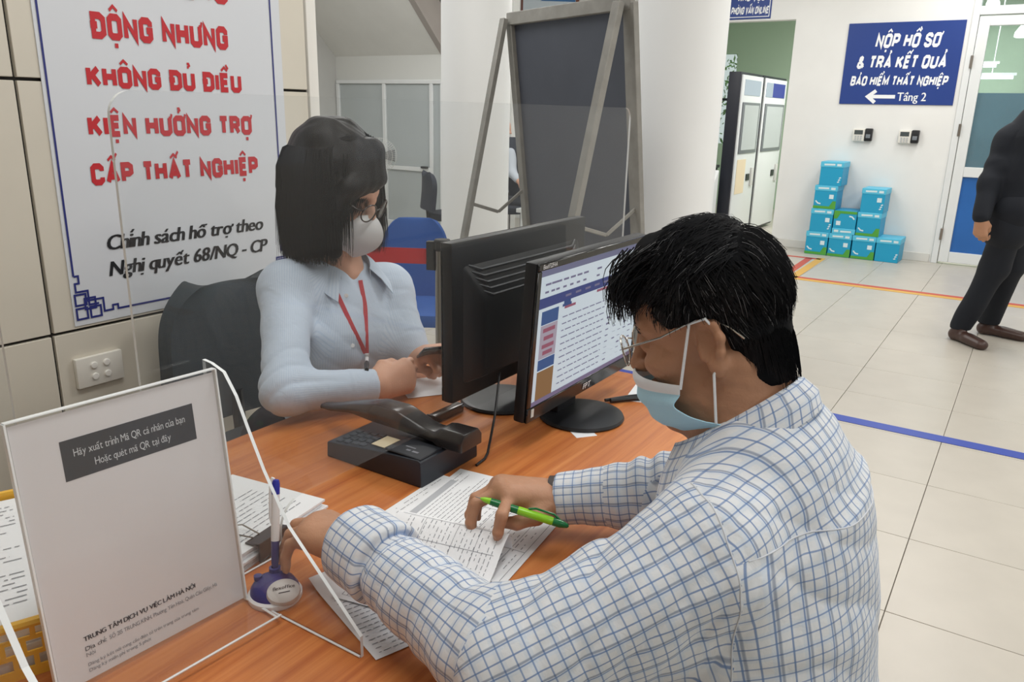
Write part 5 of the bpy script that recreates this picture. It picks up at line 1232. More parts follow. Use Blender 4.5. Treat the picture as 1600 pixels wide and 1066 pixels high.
# collar: stand and folded leaf swept round the neck
def ring(th, rx, ry, c, tilt):   # th 0 = nape, +-pi = throat
    x = math.sin(th)*rx; y = -math.cos(th)*ry; return np.array((c[0]+x, c[1]+y, c[2]+tilt*y*-1))
def collar(name, parent, mtl, c, rin, rout, hs, drop, spread, tilt, col_pitch=1):
    mb = MB(); n = 44; rows = []
    for i in range(n+1):
        th = -spread+2*spread*i/n; e_ = abs(th)/spread
        top = ring(th, rin[0], rin[1], c, tilt)+np.array((0, 0, hs*(1-.25*e_**3)))
        st_ = ring(th, rin[0]*1.04, rin[1]*1.04, c, tilt)+np.array((0, 0, -.015))
        lf_ = ring(th, rout[0], rout[1], c, tilt)+np.array((0, 0, hs-drop*(1+.55*e_**4)))
        if e_ > .8: lf_ = lf_+(ring(th*.9, rout[0], rout[1], c, tilt)-ring(th, rout[0], rout[1], c, tilt))*(e_-.8)*3
        midp = top*.45+lf_*.55+np.array((0, 0, .006))+unit(np.array((math.sin(th), -math.cos(th), 0)))*.006
        rows.append([st_, top-np.array((0, 0, .004)), top, top+unit(np.array((math.sin(th), -math.cos(th), 0)))*.005, midp, lf_])
    off = np.array(parent.matrix_basis.translation); k = len(rows[0]); vs = [tuple(p-off) for r in rows for p in r]
    mb.add(vs, [(i*k+j, (i+1)*k+j, (i+1)*k+j+1, i*k+j+1) for i in range(n) for j in range(k-1)])
    o = mb.build(name, mtl, parent, smooth=True, solid=.0022); me = o.data; uvl = me.uv_layers.new(name='UVMap')
    for lp in me.loops:
        co = me.vertices[lp.vertex_index].co; X = co.x+off[0]-c[0]; Y = co.y+off[1]-c[1]; th = math.atan2(X, -Y)
        uvl.data[lp.index].uv = (th*rout[0]*.9, co.z+off[2]-tilt*-Y)
    return o
collar('shirt_collar', man, M_plaid, NB+np.array((0, .026, .016)), (.066, .074), (.098, .104), .026, .056, 2.75, .78)
# ---- hair
def man_hair():
    hf = Field(mH.C-.19, mH.C+.22, .0034)
    def cut(d, X):
        f, u = X[0]/mS-.004, X[2]/mS+.058
        line_ = np.interp(f, [-.13, -.095, -.06, -.035, -.02, .0, .02, .045, .06, .075, .1, .14], [-.105, -.100, -.07, -.03, .032, .042, .036, .03, .055, .082, .088, .09])
        return np.maximum(d, (line_-u)*mS*.8)
    hf.ell(mH.p(-.004, 0, .058), np.array((.089, .0855, .086))*mS, mH.ax, 0, cut=cut)
    hf.ell(mH.p(-.047, 0, -.012), np.array((.040, .062, .085))*mS, mH.ax, .03, cut=lambda d, X: np.maximum(d, ((-.072+1.3*np.maximum(0, X[0]/mS+.022))-X[2]/mS)*mS*.8))
    for q in (-.9, -.5, -.1, .3, .7): hf.cap(mH.p(.05, q*.05, .118), mH.p(.100, q*.055, .086), .011*mS, .006*mS, .03)
    hf.cap(mH.p(-.02, 0, .126), mH.p(.05, .01, .124), .018*mS, .018*mS, .03)
    hf.disp(lambda P: .0022*nz(P, 70, 3)+.0012*nz(P, 190, 4))
    return hf
hair = field_obj('hair', man_hair(), mat('black_scalp_hair', '101114', .85, spec=.12), man, 0)
rn = random.Random(21)
def hair_lines(H, n, seedf, length, lift, bias=None):
    out = []
    while len(out) < n:
        th = rn.uniform(0, 2*math.pi); z = rn.uniform(-.75, 1); r = math.sqrt(max(0, 1-z*z)); p = np.array((math.cos(th)*r, math.sin(th)*r, z))
        f, l, u = -.004+p[0]*.091, p[1]*.0865, .058+p[2]*.087+.006*max(0, p[2])
        if u < np.interp(f, [-.13, -.06, -.035, -.02, .0, .045, .06, .075, .1], [-.09, -.06, -.02, .045, .052, .042, .06, .08, .085]): continue
        nrm = unit(np.array((p[0]/.091, p[1]/.0865, p[2]/.087))); flow = unit(seedf(f, l, u)+np.array((rn.gauss(0, .16), rn.gauss(0, .16), rn.gauss(0, .1)))); flow = unit(flow-nrm*(flow@nrm)*.92)
        L_ = length*rn.uniform(.6, 1.3)*(.4 if u < .085 and -.03 < f < .075 else 1); pts = []; c = np.array((f, l, u)); lf = lift*rn.uniform(.2, 1.2)
        for k in range(5):
            t = k/4; q = c+flow*L_*t+nrm*(lf*math.sin(min(1, t*1.3)*math.pi*.6)-.22*L_*t*t*3*L_*4); pts.append(H.p(*q))
        out.append(pts)
    return out
def mflow(f, l, u):
    if f > .02 and u > .07: return np.array((.9, .35, -.25))
    if f < -.06: return np.array((-.35, 0, -1))
    return np.array((-.25+.5*(f > 0), .0, -.8)) if u < .1 else np.array((.4, .6*np.sign(l+.02), -.1))
nape = []
for k in range(1500):
    a_ = rn.uniform(-1.7, 1.7); u = rn.uniform(-.055+.05*max(0, abs(a_)-.7), .06); w_ = math.sqrt(max(.05, 1-((u+.012)/.09)**2)); q = lambda f_, du: mH.p(-.047-.041*w_*math.cos(a_)*f_, .063*w_*math.sin(a_)*f_, u-du)
    L_ = rn.uniform(.012, .03); nape.append([q(1.0, 0), q(1.05, L_*.5), q(1.02, L_)])
strands('hair_strands', hair_lines(mH, 5200, mflow, .04, .006)+nape, M_hairb, man, .0007)
strands('grey_strands', hair_lines(mH, 330, mflow, .034, .008), M_hairg, man, .0003)
fr = []
for k in range(620):
    l = rn.uniform(-.06, .07); a = np.array((.060+rn.uniform(-.03, .02), l, .120+rn.uniform(-.02, .02))); tip = np.array((.097+rn.uniform(-.01, .016), l*1.1+rn.uniform(-.015, .015), .062+rn.uniform(-.012, .035))); mid_ = (a+tip)/2+np.array((.022, 0, .012))
    fr.append([mH.p(*((1-t)**2*a+2*t*(1-t)*mid_+t*t*tip)) for t in (0, .25, .5, .75, 1)])
strands('fringe', fr, M_hairb, man, .0011)
# eyes, brows
def eyes(H, parent):
    off = np.array(parent.matrix_basis.translation)
    for q in (-1, 1):
        mb = MB(); mb.lathe([(.0001, -.0122*H.S)]+[(.0122*H.S*math.cos(a), .0122*H.S*math.sin(a)) for a in np.linspace(-1.4, 1.4, 9)]+[(.0001, .0122*H.S)], 16, tuple(H.p(.0805, q*.032, .016)-off)); mb.build('eyeball', M_eye, parent, smooth=True)
        mb = MB(); fw = unit(H.ax[0]*.92-H.ax[2]*.3); M_ = Vector(fw).to_track_quat('Z', 'Y').to_matrix().to_4x4(); M_.translation = Vector(H.p(.0805, q*.032, .016)+fw*.0103*H.S-off); mb.M = M_
        mb.lathe([(.0056*H.S, 0), (.005*H.S, .0018), (.0001, .0026)], 16); mb.build('iris', M_iris, parent, smooth=True)
eyes(mH, man)
br = []
for q in (-1, 1):
    for k in range(110):
        l = q*rn.uniform(.012, .05); f = .0985-(abs(l)/.05)**2*.018; u = .0385+rn.uniform(-.005, .005)-(abs(l) > .035)*.003; br.append([mH.p(f, l, u), mH.p(f+.0015, l+q*.004, u+.001), mH.p(f-.0005, l+q*.008, u)])
strands('eyebrows', br, M_hairb, man, .0006)
# ---- glasses
def glasses(H, parent, name, mt, label, rl, rh, fw_, rad, tip=.03, uo=.012):
    off = np.array(parent.matrix_basis.translation); g = empty(name); g.parent = parent; g['label'] = label
    L2 = lambda q: tuple(H.p(*q)-off)
    fr_ = MB()
    for q in (-1, 1):
        ring_ = [L2((fw_-.010*(abs(math.cos(a)*rl+.034)/.06)**2, q*(.034+math.cos(a)*rl), uo+math.sin(a)*rh-.0)) for a in np.linspace(0, 2*math.pi, 29)]
        fr_.tube(ring_, rad, 8); ln = MB(); ln.add(ring_[:-1], [tuple(range(28))]); lo_ = ln.build('lens', M_lens, g, solid=.0008)
    fr_.tube([L2((fw_, -.011, uo+.006)), L2((fw_+.003, 0, uo+.010)), L2((fw_, .011, uo+.006))], rad, 8); fr_.build('rims', mt, g, smooth=True)
    for q in (-1, 1):
        t = MB(); t.tube([L2((fw_-.012, q*(.034+rl), uo+.008)), L2((fw_-.018, q*.074, uo+.010)), L2((.05, q*.0775, uo+.016)), L2((.0, q*.078, .040)), L2((-.018, q*.080, .036)), L2((-.036, q*.078, .022)), L2((-.048, q*.076, .006))], [rad*1.5, rad*1.3, rad, rad, rad*1.1, rad*1.2, rad], 8); t.build('temple', mt, g, smooth=True)
    return g
glasses(mH, man, 'glasses', M_wire, 'thin silver wire glasses', .024, .020, .119, .0012, uo=.010)
# ---- mask
M_mask = mat('blue_mask_cloth', 'b9e8fd', .75, bump=.2, bscale=300); M_maskw = mat('white_mask_edge', 'eef3f8', .7)
def mask_surf(H, top, bot, half, flare=0, pleats=3, amp=.0016, puff=.008):
    def f(u, v):
        a = (u-.5)*2; l = half*a*(1-.06*v); k = abs(a); z = top+(bot-top)*v
        prof_ = np.interp(z, [-.125, -.105, -.08, -.05, -.02, .0], [.070, .096, .104, .112, .118, .114])
        fwd = prof_-.078*k**2.1+puff*math.sin(v*math.pi)*(1-k*k)
        fwd += amp*math.sin(v*pleats*2*math.pi)*(1-.4*k)+.024*k**6*math.sin(math.pi*v)**2*(flare > 0)
        z2 = z-.012*k*(1-v)*1.6+.022*k*v*flare
        return H.p(fwd, l, z2)
    return f
def mask(H, parent, name, label, top, bot, half, mt, mw, flare, pleats, amp, puff, ear=True, band=.2):
    off = np.array(parent.matrix_basis.translation); g = empty(name); g.parent = parent; g['label'] = label; F_ = mask_surf(H, top, bot, half, flare, pleats, amp, puff)
    MB().grid(lambda u, v: tuple(F_(u, band+(1-band)*v)-off), 36, 30).build('mask_cloth', mt, g, smooth=True, solid=.0012)
    MB().grid(lambda u, v: tuple(F_(u, band*v)+H.ax[0]*.0006-off), 36, 6).build('nose_band', mw, g, smooth=True, solid=.0016)
    for q in (0, 1):
        a_ = F_(q, .08); b_ = F_(q, .93); s_ = 1 if q else -1
        pts = [a_, H.p(.010, s_*.0825, .036), H.p(-.012, s_*.088, .040), H.p(-.022, s_*.084, .02), H.p(-.016, s_*.080, -.012), H.p(-.004, s_*.080, -.03), b_]
        if s_ > 0 or True: MB().tube([tuple(p-off) for p in pts], .0019, 6).build('ear_loop', mw, g, smooth=True)
    return g
mask(mH, man, 'face_mask', 'light blue pleated surgical mask', -.018, -.118, .078, M_mask, M_maskw, 1, 3, .0022, .014)
# ---- wrist watch on the right arm, trousers, stool
uR = unit(ER-WR); wa = MB(); off = np.array(man.matrix_basis.translation); wM = Vector(uR).to_track_quat('Z', 'Y').to_matrix().to_4x4(); wM.translation = Vector(WR+uR*.004+np.array((0, 0, .004))-off); wa.M = wM
wa.lathe([(.0325, -.009), (.036, -.008), (.036, .008), (.0325, .009)], 32); wa.build('wristband', mat('dark_leather', '3a302c', .5), man, smooth=True)
M_trou = mat('dark_trousers', '262a33', .8, bump=.3, bscale=400)
tf = Field((.72, -.14, -.02), (1.36, .72, .62), .008); tf.cap((.94, .12, .50), (1.13, .12, .50), .13, .13, .05)
fd2 = []
for x0, x1 in ((.94, .90), (1.13, 1.16)): tf.cap((x0, .13, .49), (x1, .56, .50), .092, .072, .05); tf.cap((x1, .56, .50), (x1, .52, .10), .07, .05, .03)
field_obj('trousers', tf, M_trou, man, 1)
for x1 in (.90, 1.16):
    sf = Field((x1-.08, .38, -.01), (x1+.08, .74, .16), .006); sf.cap((x1, .50, .05), (x1, .66, .035), .045, .036, .03); sf.cap((x1, .5, .05), (x1, .52, .10), .045, .04, .03); sf.cut = None
    field_obj('shoe', sf, mat('black_leather', '17161a', .35), man, 1)
so_ = empty('visitor_stool', 'dark padded stool under the man in the checked shirt', 'stool', (1.035, .10, 0))
MB().lathe([(.19, .325), (.2, .335), (.2, .37), (.19, .385), (.001, .387)], 36).build('seat', M_navyfab, so_, smooth=True); MB().tube([(0, 0, .03), (0, 0, .33)], .03, 12).build('post', M_chrome, so_, smooth=True); MB().lathe([(.2, 0), (.2, .015), (.05, .035), (.001, .04)], 36).build('base', M_chrome, so_, smooth=True)
from mathutils.bvhtree import BVHTree
def caster(o):
    off = o.parent.matrix_basis.translation; me = o.data
    return BVHTree.FromPolygons([v.co+off for v in me.vertices], [tuple(p.vertices) for p in me.polygons])
mbv = caster(shirt)
def sweep(name, c, dirs, r, mtl, keep=lambda p: True, far=.3):
    pts = []
    for d in dirs:
        h = mbv.ray_cast(Vector(c), Vector(d))
        if h[0] is not None and h[3] < far and keep(np.array(h[0])): pts.append(h[0]-man.location)
    return MB().tube([tuple(p) for p in pts], r, 6).build(name, mtl, man, smooth=True)
M_seam = mat('white_seam_thread', 'cfd3da', .8)
e1 = unit(np.cross(nA, (0, 0, 1))); e2 = np.cross(nA, e1); cA = SL-nA*((SL-pA)@nA)+np.array((0, 0, -.01))
tA = math.atan2(*((a2-cA)@e2, (a2-cA)@e1)); sweep('armhole_seam', cA, [e1*math.cos(tA+t)+e2*math.sin(tA+t) for t in np.linspace(-1.5, 1.5, 40)], .0011, M_seam, far=.16)
sweep('yoke_seam', (1.028, .24, YZ), [(math.sin(t), -math.cos(t), 0) for t in np.linspace(-1.9, 1.5, 60)], .0011, M_seam, lambda p: (p-pA)@nA < .001 and p[0] < 1.25)
# ------------------------------------------------------------------ the woman behind the screen
wS_ = 1.07
M_skinw = skin_mat('light_skin', 'cf9f86'); M_hairw = mat('dark_brown_hair', '0c0b0e', .5, spec=.3); M_blue = cloth_mat('pale_blue_pinstripe', 'c2cedd', 'pin')
M_wmask = mat('white_mask', 'e4e5e6', .7, bump=.15, bscale=200)
wom = empty('person', 'woman in a pale blue shirt with red lanyard and white mask behind the desk', 'person', (1.45, 1.60, 0))
wC = atd(522, 300, 2.02)
wH = Head(wC, frame(-74, 24, 2), wS_)
WN = atd(531, 414, 2.10); WCH = atd(532, 520, 2.13); WP = WCH+np.array((-.01, .07, -.36))
WSR, WSL = atd(447, 452, 1.99), atd(607, 452, 2.235)
WER, WWR = atz(446, 612, .822), atz(590, 603, .806); WEL, WWL = atd(634, 538, 2.16), atd(648, 556, 2.14)
wf = Field((1.05, 1.06, .40), (1.90, 1.84, 1.46), .0030)
wH.skull(wf, True)
wf.cap(wH.p(-.022, 0, -.04), WN+np.array((0, 0, -.02)), .05*wS_, .052*wS_, .03); wf.cap(WN, WCH, .05, .10, .04, ((0, 1, 0), .7)); wf.cap(WCH, WP, .10, .12, .03, ((0, 1, 0), .72)); wf.cap(WSL, WSR, .035, .035, .04)
for q in (1, -1): wf.cap(wH.p(-.035, q*.045, -.03), WN+np.array((q*.02, -.045, -.02)), .013, .013, .03)
for a, b, c in ((WSL, WEL, WWL), (WSR, WER, WWR)): wf.cap(a, b, .038, .032, .02); wf.cap(b, c, .032, .025, .015)
KR2 = atd(650, 582, 2.0)
wr_t, _ = blend_hand(wf, WWR, KR2-WWR, (-.62, -.70, .32), (.12, .1, 1), wS_*.98, [(28, 42, 22), (32, 44, 22), (36, 46, 22), (40, 46, 22)], (-.02, 0, .03, .06), [(.015, .024, -.010), (.042, .042, -.016), (.074, .040, -.018), (.098, .030, -.02)])
KL2 = atd(684, 552, 2.07)
wl_t, _ = blend_hand(wf, WWL, KL2-WWL, (-.2, -.5, .85), (-.75, .2, -.25), wS_*.95, [(66, 80, 40), (70, 82, 40), (72, 80, 40), (74, 76, 40)], (-.02, 0, .03, .06), [(.016, .02, -.012), (.042, .036, -.022), (.066, .030, -.034), (.082, .012, -.04)])
field_obj('body', wf, M_skinw, wom, 1)
nail(wom, wr_t[:4]+wl_t[:4], wS_*.95, mat('pink_nail', 'd9ab9c', .3))
# shirt
ws = Field((1.02, 1.10, .42), (1.90, 1.86, 1.16), .0042)
ws.cap(WP+np.array((0, 0, -.03)), WCH+np.array((0, 0, -.12)), .17, .145, 0, ((0, 1, 0), .72)); ws.cap(WCH+np.array((0, 0, -.12)), WCH, .145, .158, .05, ((0, 1, 0), .70)); ws.cap(WCH, WN+np.array((0, .012, -.055)), .14, .052, .07, ((0, 1, 0), .78))
fwv = unit(np.cross(WSL-WSR, (0, 0, -1))); fwv[2] = 0
if fwv[1] > 0: fwv = -fwv
sdv = unit(WSL-WSR)
for q in (-1, 1): ws.ell(WCH+fwv*.072+sdv*q*.066+np.array((0, 0, -.015)), (.07, .062, .075), None, .05)
ws.cap(WSL-sdv*.02, WSR+sdv*.02, .058, .058, .06); ws.cap(WN+np.array((0, 0, -.03)), WSR, .034, .052, .05); ws.cap(WN+np.array((0, 0, -.03)), WSL, .034, .052, .05)
ws.cap(WSR, WER, .064, .050, .04, wr=folds(.002, 2, .3, 1.1, 2, 1)); ws.cap(WER, WWR+(WER-WWR)*.25, .051, .042, .03, wr=folds(.002, 2, -.1, .5, 2, 4))
ws.cap(WSL, WEL, .064, .055, .04, wr=folds(.002, 2, .2, 1.1, 2, 2)); ws.cap(WEL, WWL+(WEL-WWL)*.25, .054, .042, .03, wr=folds(.002, 2, -.1, .5, 2, 5))
wc_ = []
for W_, E_, r_ in ((WWR, WER, .0405), (WWL, WEL, .038)):
    u = unit(E_-W_); a = W_+u*.006; b = W_+u*.072; ws.cyl(a, b, r_*1.0, r_*1.08, .004, .003); wc_.append((a, b, r_)); ws.cyl(a-u*.02, a+u*.02, r_*.84, r_*.84, .002, .002, 's')
ws.disp(lambda P: .0012*nz(P, 24, 2)+.0006*nz(P, 60, 6))
ws.disp(cloth_fold(unit(WER-WSR+np.array((.1, 0, .1))), .05, .011, 3, WER+np.array((0, .02, .04)), (.10, .12, .10))); ws.disp(cloth_fold(unit(np.array((.6, 0, .8))), .07, .005, 6, (WSR+WCH)/2+np.array((.03, -.05, -.06)), (.10, .15, .12)))
ws.disp(cloth_fold(unit(WEL-WSL), .055, .005, 8, WEL*.6+WSL*.4, (.10, .12, .10)))
ws.cyl(WN+np.array((0, .0, -.03)), WN+np.array((0, -.03, .15)), .052, .056, .01, .01, 's')
ws.cap(WN+fwv*.062+np.array((0, 0, .03)), WN+fwv*.098+np.array((0, 0, -.055)), .034, .010, .008, op='s')
wb = [dict(a=WP-np.array((0, 0, .1)), b=WCH+np.array((0, 0, .10)), ra=.15, rb=.14, flat=((0, 1, 0), .75), e=(0, 1, 0), rad=.14), dict(a=WSR+(WER-WSR)*.14, b=WER, ra=.066, rb=.057, e=(.3, .9, 0), rad=.062), dict(a=WER, b=WWR, ra=.057, rb=.043, e=(0, 0, -1), rad=.05),
      dict(a=WSL+(WEL-WSL)*.14, b=WEL, ra=.064, rb=.055, e=(.3, .9, 0), rad=.06), dict(a=WEL, b=WWL, ra=.054, rb=.042, e=(0, 0, -1), rad=.05)]
wshirt = field_obj('shirt', ws, M_blue, wom, 1, bone_uv(wb))
# open collar: two pointed leaves
def wcollar():
    mb = MB(); off = np.array(wom.matrix_basis.translation); n = 40; rows = []
    for i in range(n+1):
        th = -2.5+5.0*i/n; e_ = abs(th)/2.5
        rd = math.atan2(-fwv[1], -fwv[0])-math.pi/2   # turn so that the nape is opposite the face
        def rg_(r, z, th=th): v = -fwv*math.cos(th)*r*1.04+sdv*math.sin(th)*r; return WN+np.array((v[0], v[1], 0))+np.array((0, 0, z))+fwv*.006
        z0 = .045-.052*e_**2.2; ro = .062+.014*e_
        top = rg_(ro, z0); st_ = rg_(ro, z0-.03); lf = rg_(ro+.040+.024*max(0, e_-.55), z0-.034-.03*max(0, e_-.5)**1.2*2.2)
        if e_ > .75: lf = lf+sdv*np.sign(th)*.05*(e_-.75)
        md = top*.5+lf*.5+np.array((0, 0, .008)); rows.append([st_, top, top+np.array((0, 0, .002)), md, lf])
    k = 5; mb.add([tuple(p-off) for r in rows for p in r], [(i*k+j, (i+1)*k+j, (i+1)*k+j+1, i*k+j+1) for i in range(n) for j in range(k-1)])
    o = mb.build('shirt_collar', M_blue, wom, smooth=True, solid=.002); me = o.data; uvl = me.uv_layers.new(name='UVMap')
    for lp in me.loops: co = me.vertices[lp.vertex_index].co; uvl.data[lp.index].uv = (math.atan2(co.x+off[0]-WN[0], co.y+off[1]-WN[1])*.07, co.z)
wcollar()
# lanyard: laid on the chest by casting onto the shirt
bv = caster(wshirt)
def on_shirt(px, py, lift=.004):
    d = Vector(ray(px, py)).normalized(); h = bv.ray_cast(Vector(O), d)
    return (h[0]-d*lift) if h[0] is not None else None
ly = empty('lanyard', 'red lanyard with dark badge clip on the chest of the woman', 'lanyard', tuple(on_shirt(572, 556)))
lo3 = Vector(ly.location)
def strap(pp, w):
    pts = []
    for (a, b), (c, d) in zip(pp, pp[1:]):
        for t in np.linspace(0, 1, 7)[:-1]: pts.append(on_shirt(a+(c-a)*t, b+(d-b)*t))
    pts.append(on_shirt(*pp[-1])); pts = [p for p in pts if p is not None]; sm = [pts[0]]+[(pts[i-1]+pts[i]*2+pts[i+1])/4 for i in range(1, len(pts)-1)]+[pts[-1]]
    mb = MB(); n = len(sm); vs = []
    for i, p in enumerate(sm):
        t = (sm[min(i+1, n-1)]-sm[max(i-1, 0)]).normalized(); nn_ = (Vector(O)-p).normalized(); s_ = t.cross(nn_).normalized()*w/2; vs += [tuple(p-s_-lo3), tuple(p+s_-lo3)]
    mb.add(vs, [(2*i, 2*i+1, 2*i+3, 2*i+2) for i in range(n-1)]); return mb.build('strap', mat('red_ribbon', 'c23a42', .6), ly, smooth=True, solid=.0012)
strap([(518, 440), (548, 505), (571, 552)], .011); strap([(563, 438), (571, 480), (573, 552)], .011)
pB = on_shirt(573, 560, .007)-lo3; pC = on_shirt(573, 578, .007)-lo3
MB().tube([tuple(pB+Vector((0, 0, .012))), tuple(pB), tuple((pB*2+pC)/3)], [.006, .0055, .004], 10).build('buckle', M_wp, ly, smooth=True); MB().tube([tuple((pB*2+pC)/3), tuple((pB+pC)/2), tuple(pC)], [.004, .0065, .005], 10).build('badge_clip', M_black, ly, smooth=True)
bt = MB(); off = Vector(wom.location)
for px, py in ((541, 462), (547, 500), (551, 540)):
    p = on_shirt(px, py, .001)
    if p is not None:
        M_ = (Vector(O)-p).to_track_quat('Z', 'Y').to_matrix().to_4x4(); M_.translation = p-off; bb_ = MB(); bb_.M = M_; bb_.lathe([(.0055, 0), (.0055, .0016), (.003, .002), (.0001, .0012)], 14); bb_.build('button', M_wp, wom, smooth=True)
# hair: bob with a side fringe
wh = Field(wC-.24, wC+.24, .0036)
faz = math.radians(-74); A_ = wH.ax
wh.ell(wH.p(-.016, 0, .066), np.array((.109, .091, .094))*wS_, A_, 0, cut=lambda d, X: np.maximum(d, (np.interp(X[0]/wS_-.016, [-.12, .0, .03, .06, .075, .09, .13], [-.2, -.2, .0, .075, .088, .092, .095])-(X[2]/wS_+.066))*wS_*.8))
cen = wH.p(-.01, 0, .03); hair_end = cen[2]-.175
azs = []
def hz(az):   # radius of the hair curtain by angle from the face
    a = abs((az+math.pi) % (2*math.pi)-math.pi); return np.interp(a, [0, .8, 1.57, 2.4, 3.2], [.098, .095, .089, .097, .102])*wS_
for k in range(30):
    a = math.radians(50+k*(360-50-62)/29)   # from her left cheek round the back to her right cheek
    az = faz+a; r = hz(a); dirh = np.array((math.cos(az), math.sin(az), 0)); top = cen+dirh*r*.82+np.array((0, 0, .050)); t0_ = cen+dirh*r*.36+np.array((0, 0, .112)); t1_ = cen+dirh*r*.60+np.array((0, 0, .088)); end = cen+dirh*(r*(1.06 if 1.2 < a < 5.0 else .95)); end[2] = hair_end+(.012 if a > 4.6 else 0)+(.02 if a < 1.1 else 0)+.012*math.sin(k*1.7)
    mid_ = (top+end)/2+dirh*.012; wh.cap(t0_, t1_, .020, .021, .03); wh.cap(t1_, top, .021, .022, .03); wh.cap(top, mid_, .022, .024, .02); wh.cap(mid_, end, .024, .013, .02)
# fringe swept across the forehead to her right
for k in range(7):
    l = .03-.016*k; a = wH.p(.05, .028-.004*k, .132); b = wH.p(.090-.004*k, l-.012, .078-.004*k); c = wH.p(.082-.010*k*.6, l-.03-.004*k, .028-.012*k*1.1); wh.cap(a, b, .010, .010, .03); wh.cap(b, c, .010, .006, .025)
wh.disp(lambda P: .0005*np.sin((P[0]*.8+P[1]*.6)*260+2.2*nz(P, 14, 2))+.0012*nz(P, 40, 3))
field_obj('hair', wh, M_hairw, wom, 0)
ln_ = []
for k in range(6500):
    a = math.radians(rn.uniform(52, 360-60)); az = faz+a; r = hz(a)+.021; dirh = np.array((math.cos(az), math.sin(az), 0)); t0 = wH.p(rn.uniform(-.02, .05), rn.gauss(.01, .012), .162)
    sh_ = cen+dirh*(r*.80+.004)+np.array((0, 0, .084+rn.uniform(-.008, .008))); md = cen+dirh*(r+.019)+np.array((0, 0, -.03)); en = cen+dirh*(r+.001+rn.uniform(-.016, .006)); en[2] = hair_end-rn.uniform(-.02, .028)
    jit = np.array((rn.gauss(0, .004), rn.gauss(0, .004), 0)); P4 = [t0, sh_, md, en+jit*2]; pts = []
    for t in np.linspace(.15, 1, 8):
        u = t*3; i = min(int(u), 2); f_ = u-i; p0, p1, p2, p3 = P4[max(i-1, 0)], P4[i], P4[i+1], P4[min(i+2, 3)]
        pts.append(.5*((2*p1)+(-p0+p2)*f_+(2*p0-5*p1+4*p2-p3)*f_**2+(-p0+3*p1-3*p2+p3)*f_**3))
    ln_.append(pts)
for k in range(420):
    l = rn.uniform(-.075, .03); a = wH.p(.05, .02+rn.gauss(0, .006), .152); b = wH.p(.10-.3*abs(l-.03)**1.4*3, l*.8-.012, .078); c = wH.p(.088+rn.uniform(-.01, .012)-.25*max(0, -.02-l), l-.02, .03-.6*max(0, .02-l)+rn.uniform(-.02, .01))
    ln_.append([(1-t)**2*a+2*t*(1-t)*b+t*t*c for t in np.linspace(.1, 1, 7)])
for k in range(260):
    a = rn.choice([rn.uniform(-1.12, -.72), rn.uniform(.62, 1.0)]); az = faz+a; dirh = np.array((math.cos(az), math.sin(az), 0)); r = (.100+rn.uniform(-.006, .016))*wS_; t0 = cen+dirh*r*.9+np.array((0, 0, rn.uniform(.03, .07))); md = cen+dirh*(r+.008)+np.array((0, 0, -.05)); en = cen+dirh*(r*rn.uniform(.9, 1.12)); en[2] = hair_end-rn.uniform(-.07, .01)
    ln_.append([(1-t)**2*t0+2*t*(1-t)*md+t*t*en for t in np.linspace(0, 1, 7)])
strands('hair_strands', ln_, M_hairw, wom, .0009)
eyes(wH, wom)
glasses(wH, wom, 'glasses', mat('dark_tortoise', '2a1c1a', .25), 'dark rimmed glasses', .026, .0215, .120, .0019, uo=.008)
def beak(u, v):
    a = (u-.5)*2; k = abs(a); zt_, zb_ = -.004-.028*k, -.128+.030*k; z = zt_+(zb_-zt_)*v
    rdg = .112+.050*math.sin(math.pi*min(1, v**.8))**.8-.018*v; f = rdg*(1-k)+.030*k+.010*math.sin(math.pi*k)*(.5+.5*math.sin(math.pi*v)); return wH.p(f, .074*a, z)
mk = empty('face_mask'); mk.parent = wom; mk['label'] = 'white folded face mask'; off = np.array(wom.matrix_basis.translation)
MB().grid(lambda u, v: tuple(beak(u, v)-off), 40, 24).build('mask_cloth', M_wmask, mk, smooth=True, solid=.0014)
for q in (0, 1):
    s_ = 1 if q else -1; MB().tube([tuple(p-off) for p in (beak(q, .05), wH.p(.02, s_*.079, .0), wH.p(-.012, s_*.083, .036), wH.p(-.02, s_*.082, -.004), beak(q, .95))], .0016, 6).build('ear_loop', M_wmask, mk, smooth=True)
wt_ = Field((1.18, 1.12, .34), (1.74, 1.86, .66), .008); wt_.cap((1.36, 1.62, .55), (1.54, 1.62, .55), .12, .12, .05)
for x in (1.36, 1.55): wt_.cap((x, 1.60, .56), (x, 1.20, .56), .085, .065, .04)
field_obj('trousers', wt_, M_trou, wom, 1)
for x in (1.36, 1.55):
    lg = Field((x-.09, 1.0, -.01), (x+.09, 1.34, .60), .008); lg.cap((x, 1.20, .55), (x, 1.25, .09), .066, .045, .03); field_obj('trouser_leg', lg, M_trou, wom, 1)
    sf = Field((x-.07, .98, -.01), (x+.07, 1.34, .14), .006); sf.cap((x, 1.26, .045), (x, 1.08, .032), .04, .033, .03); sf.cap((x, 1.26, .04), (x, 1.25, .09), .04, .036, .03); field_obj('shoe', sf, mat('black_leather', '17161a', .35), wom, 1)
pm = empty('mobile_phone', 'thin dark mobile phone between the hands of the woman', 'mobile phone', tuple(atd(676, 552, 2.045)))
MB().box((0, 0, 0), (.07, .008, .13)).build('case', M_gloss, pm, bevel=.003); MB().box((0, .0045, 0), (.062, .001, .12)).build('glass', mat('phone_glass', '0a0c10', .08), pm)
pm.rotation_euler = (math.radians(62), 0, math.radians(-38))
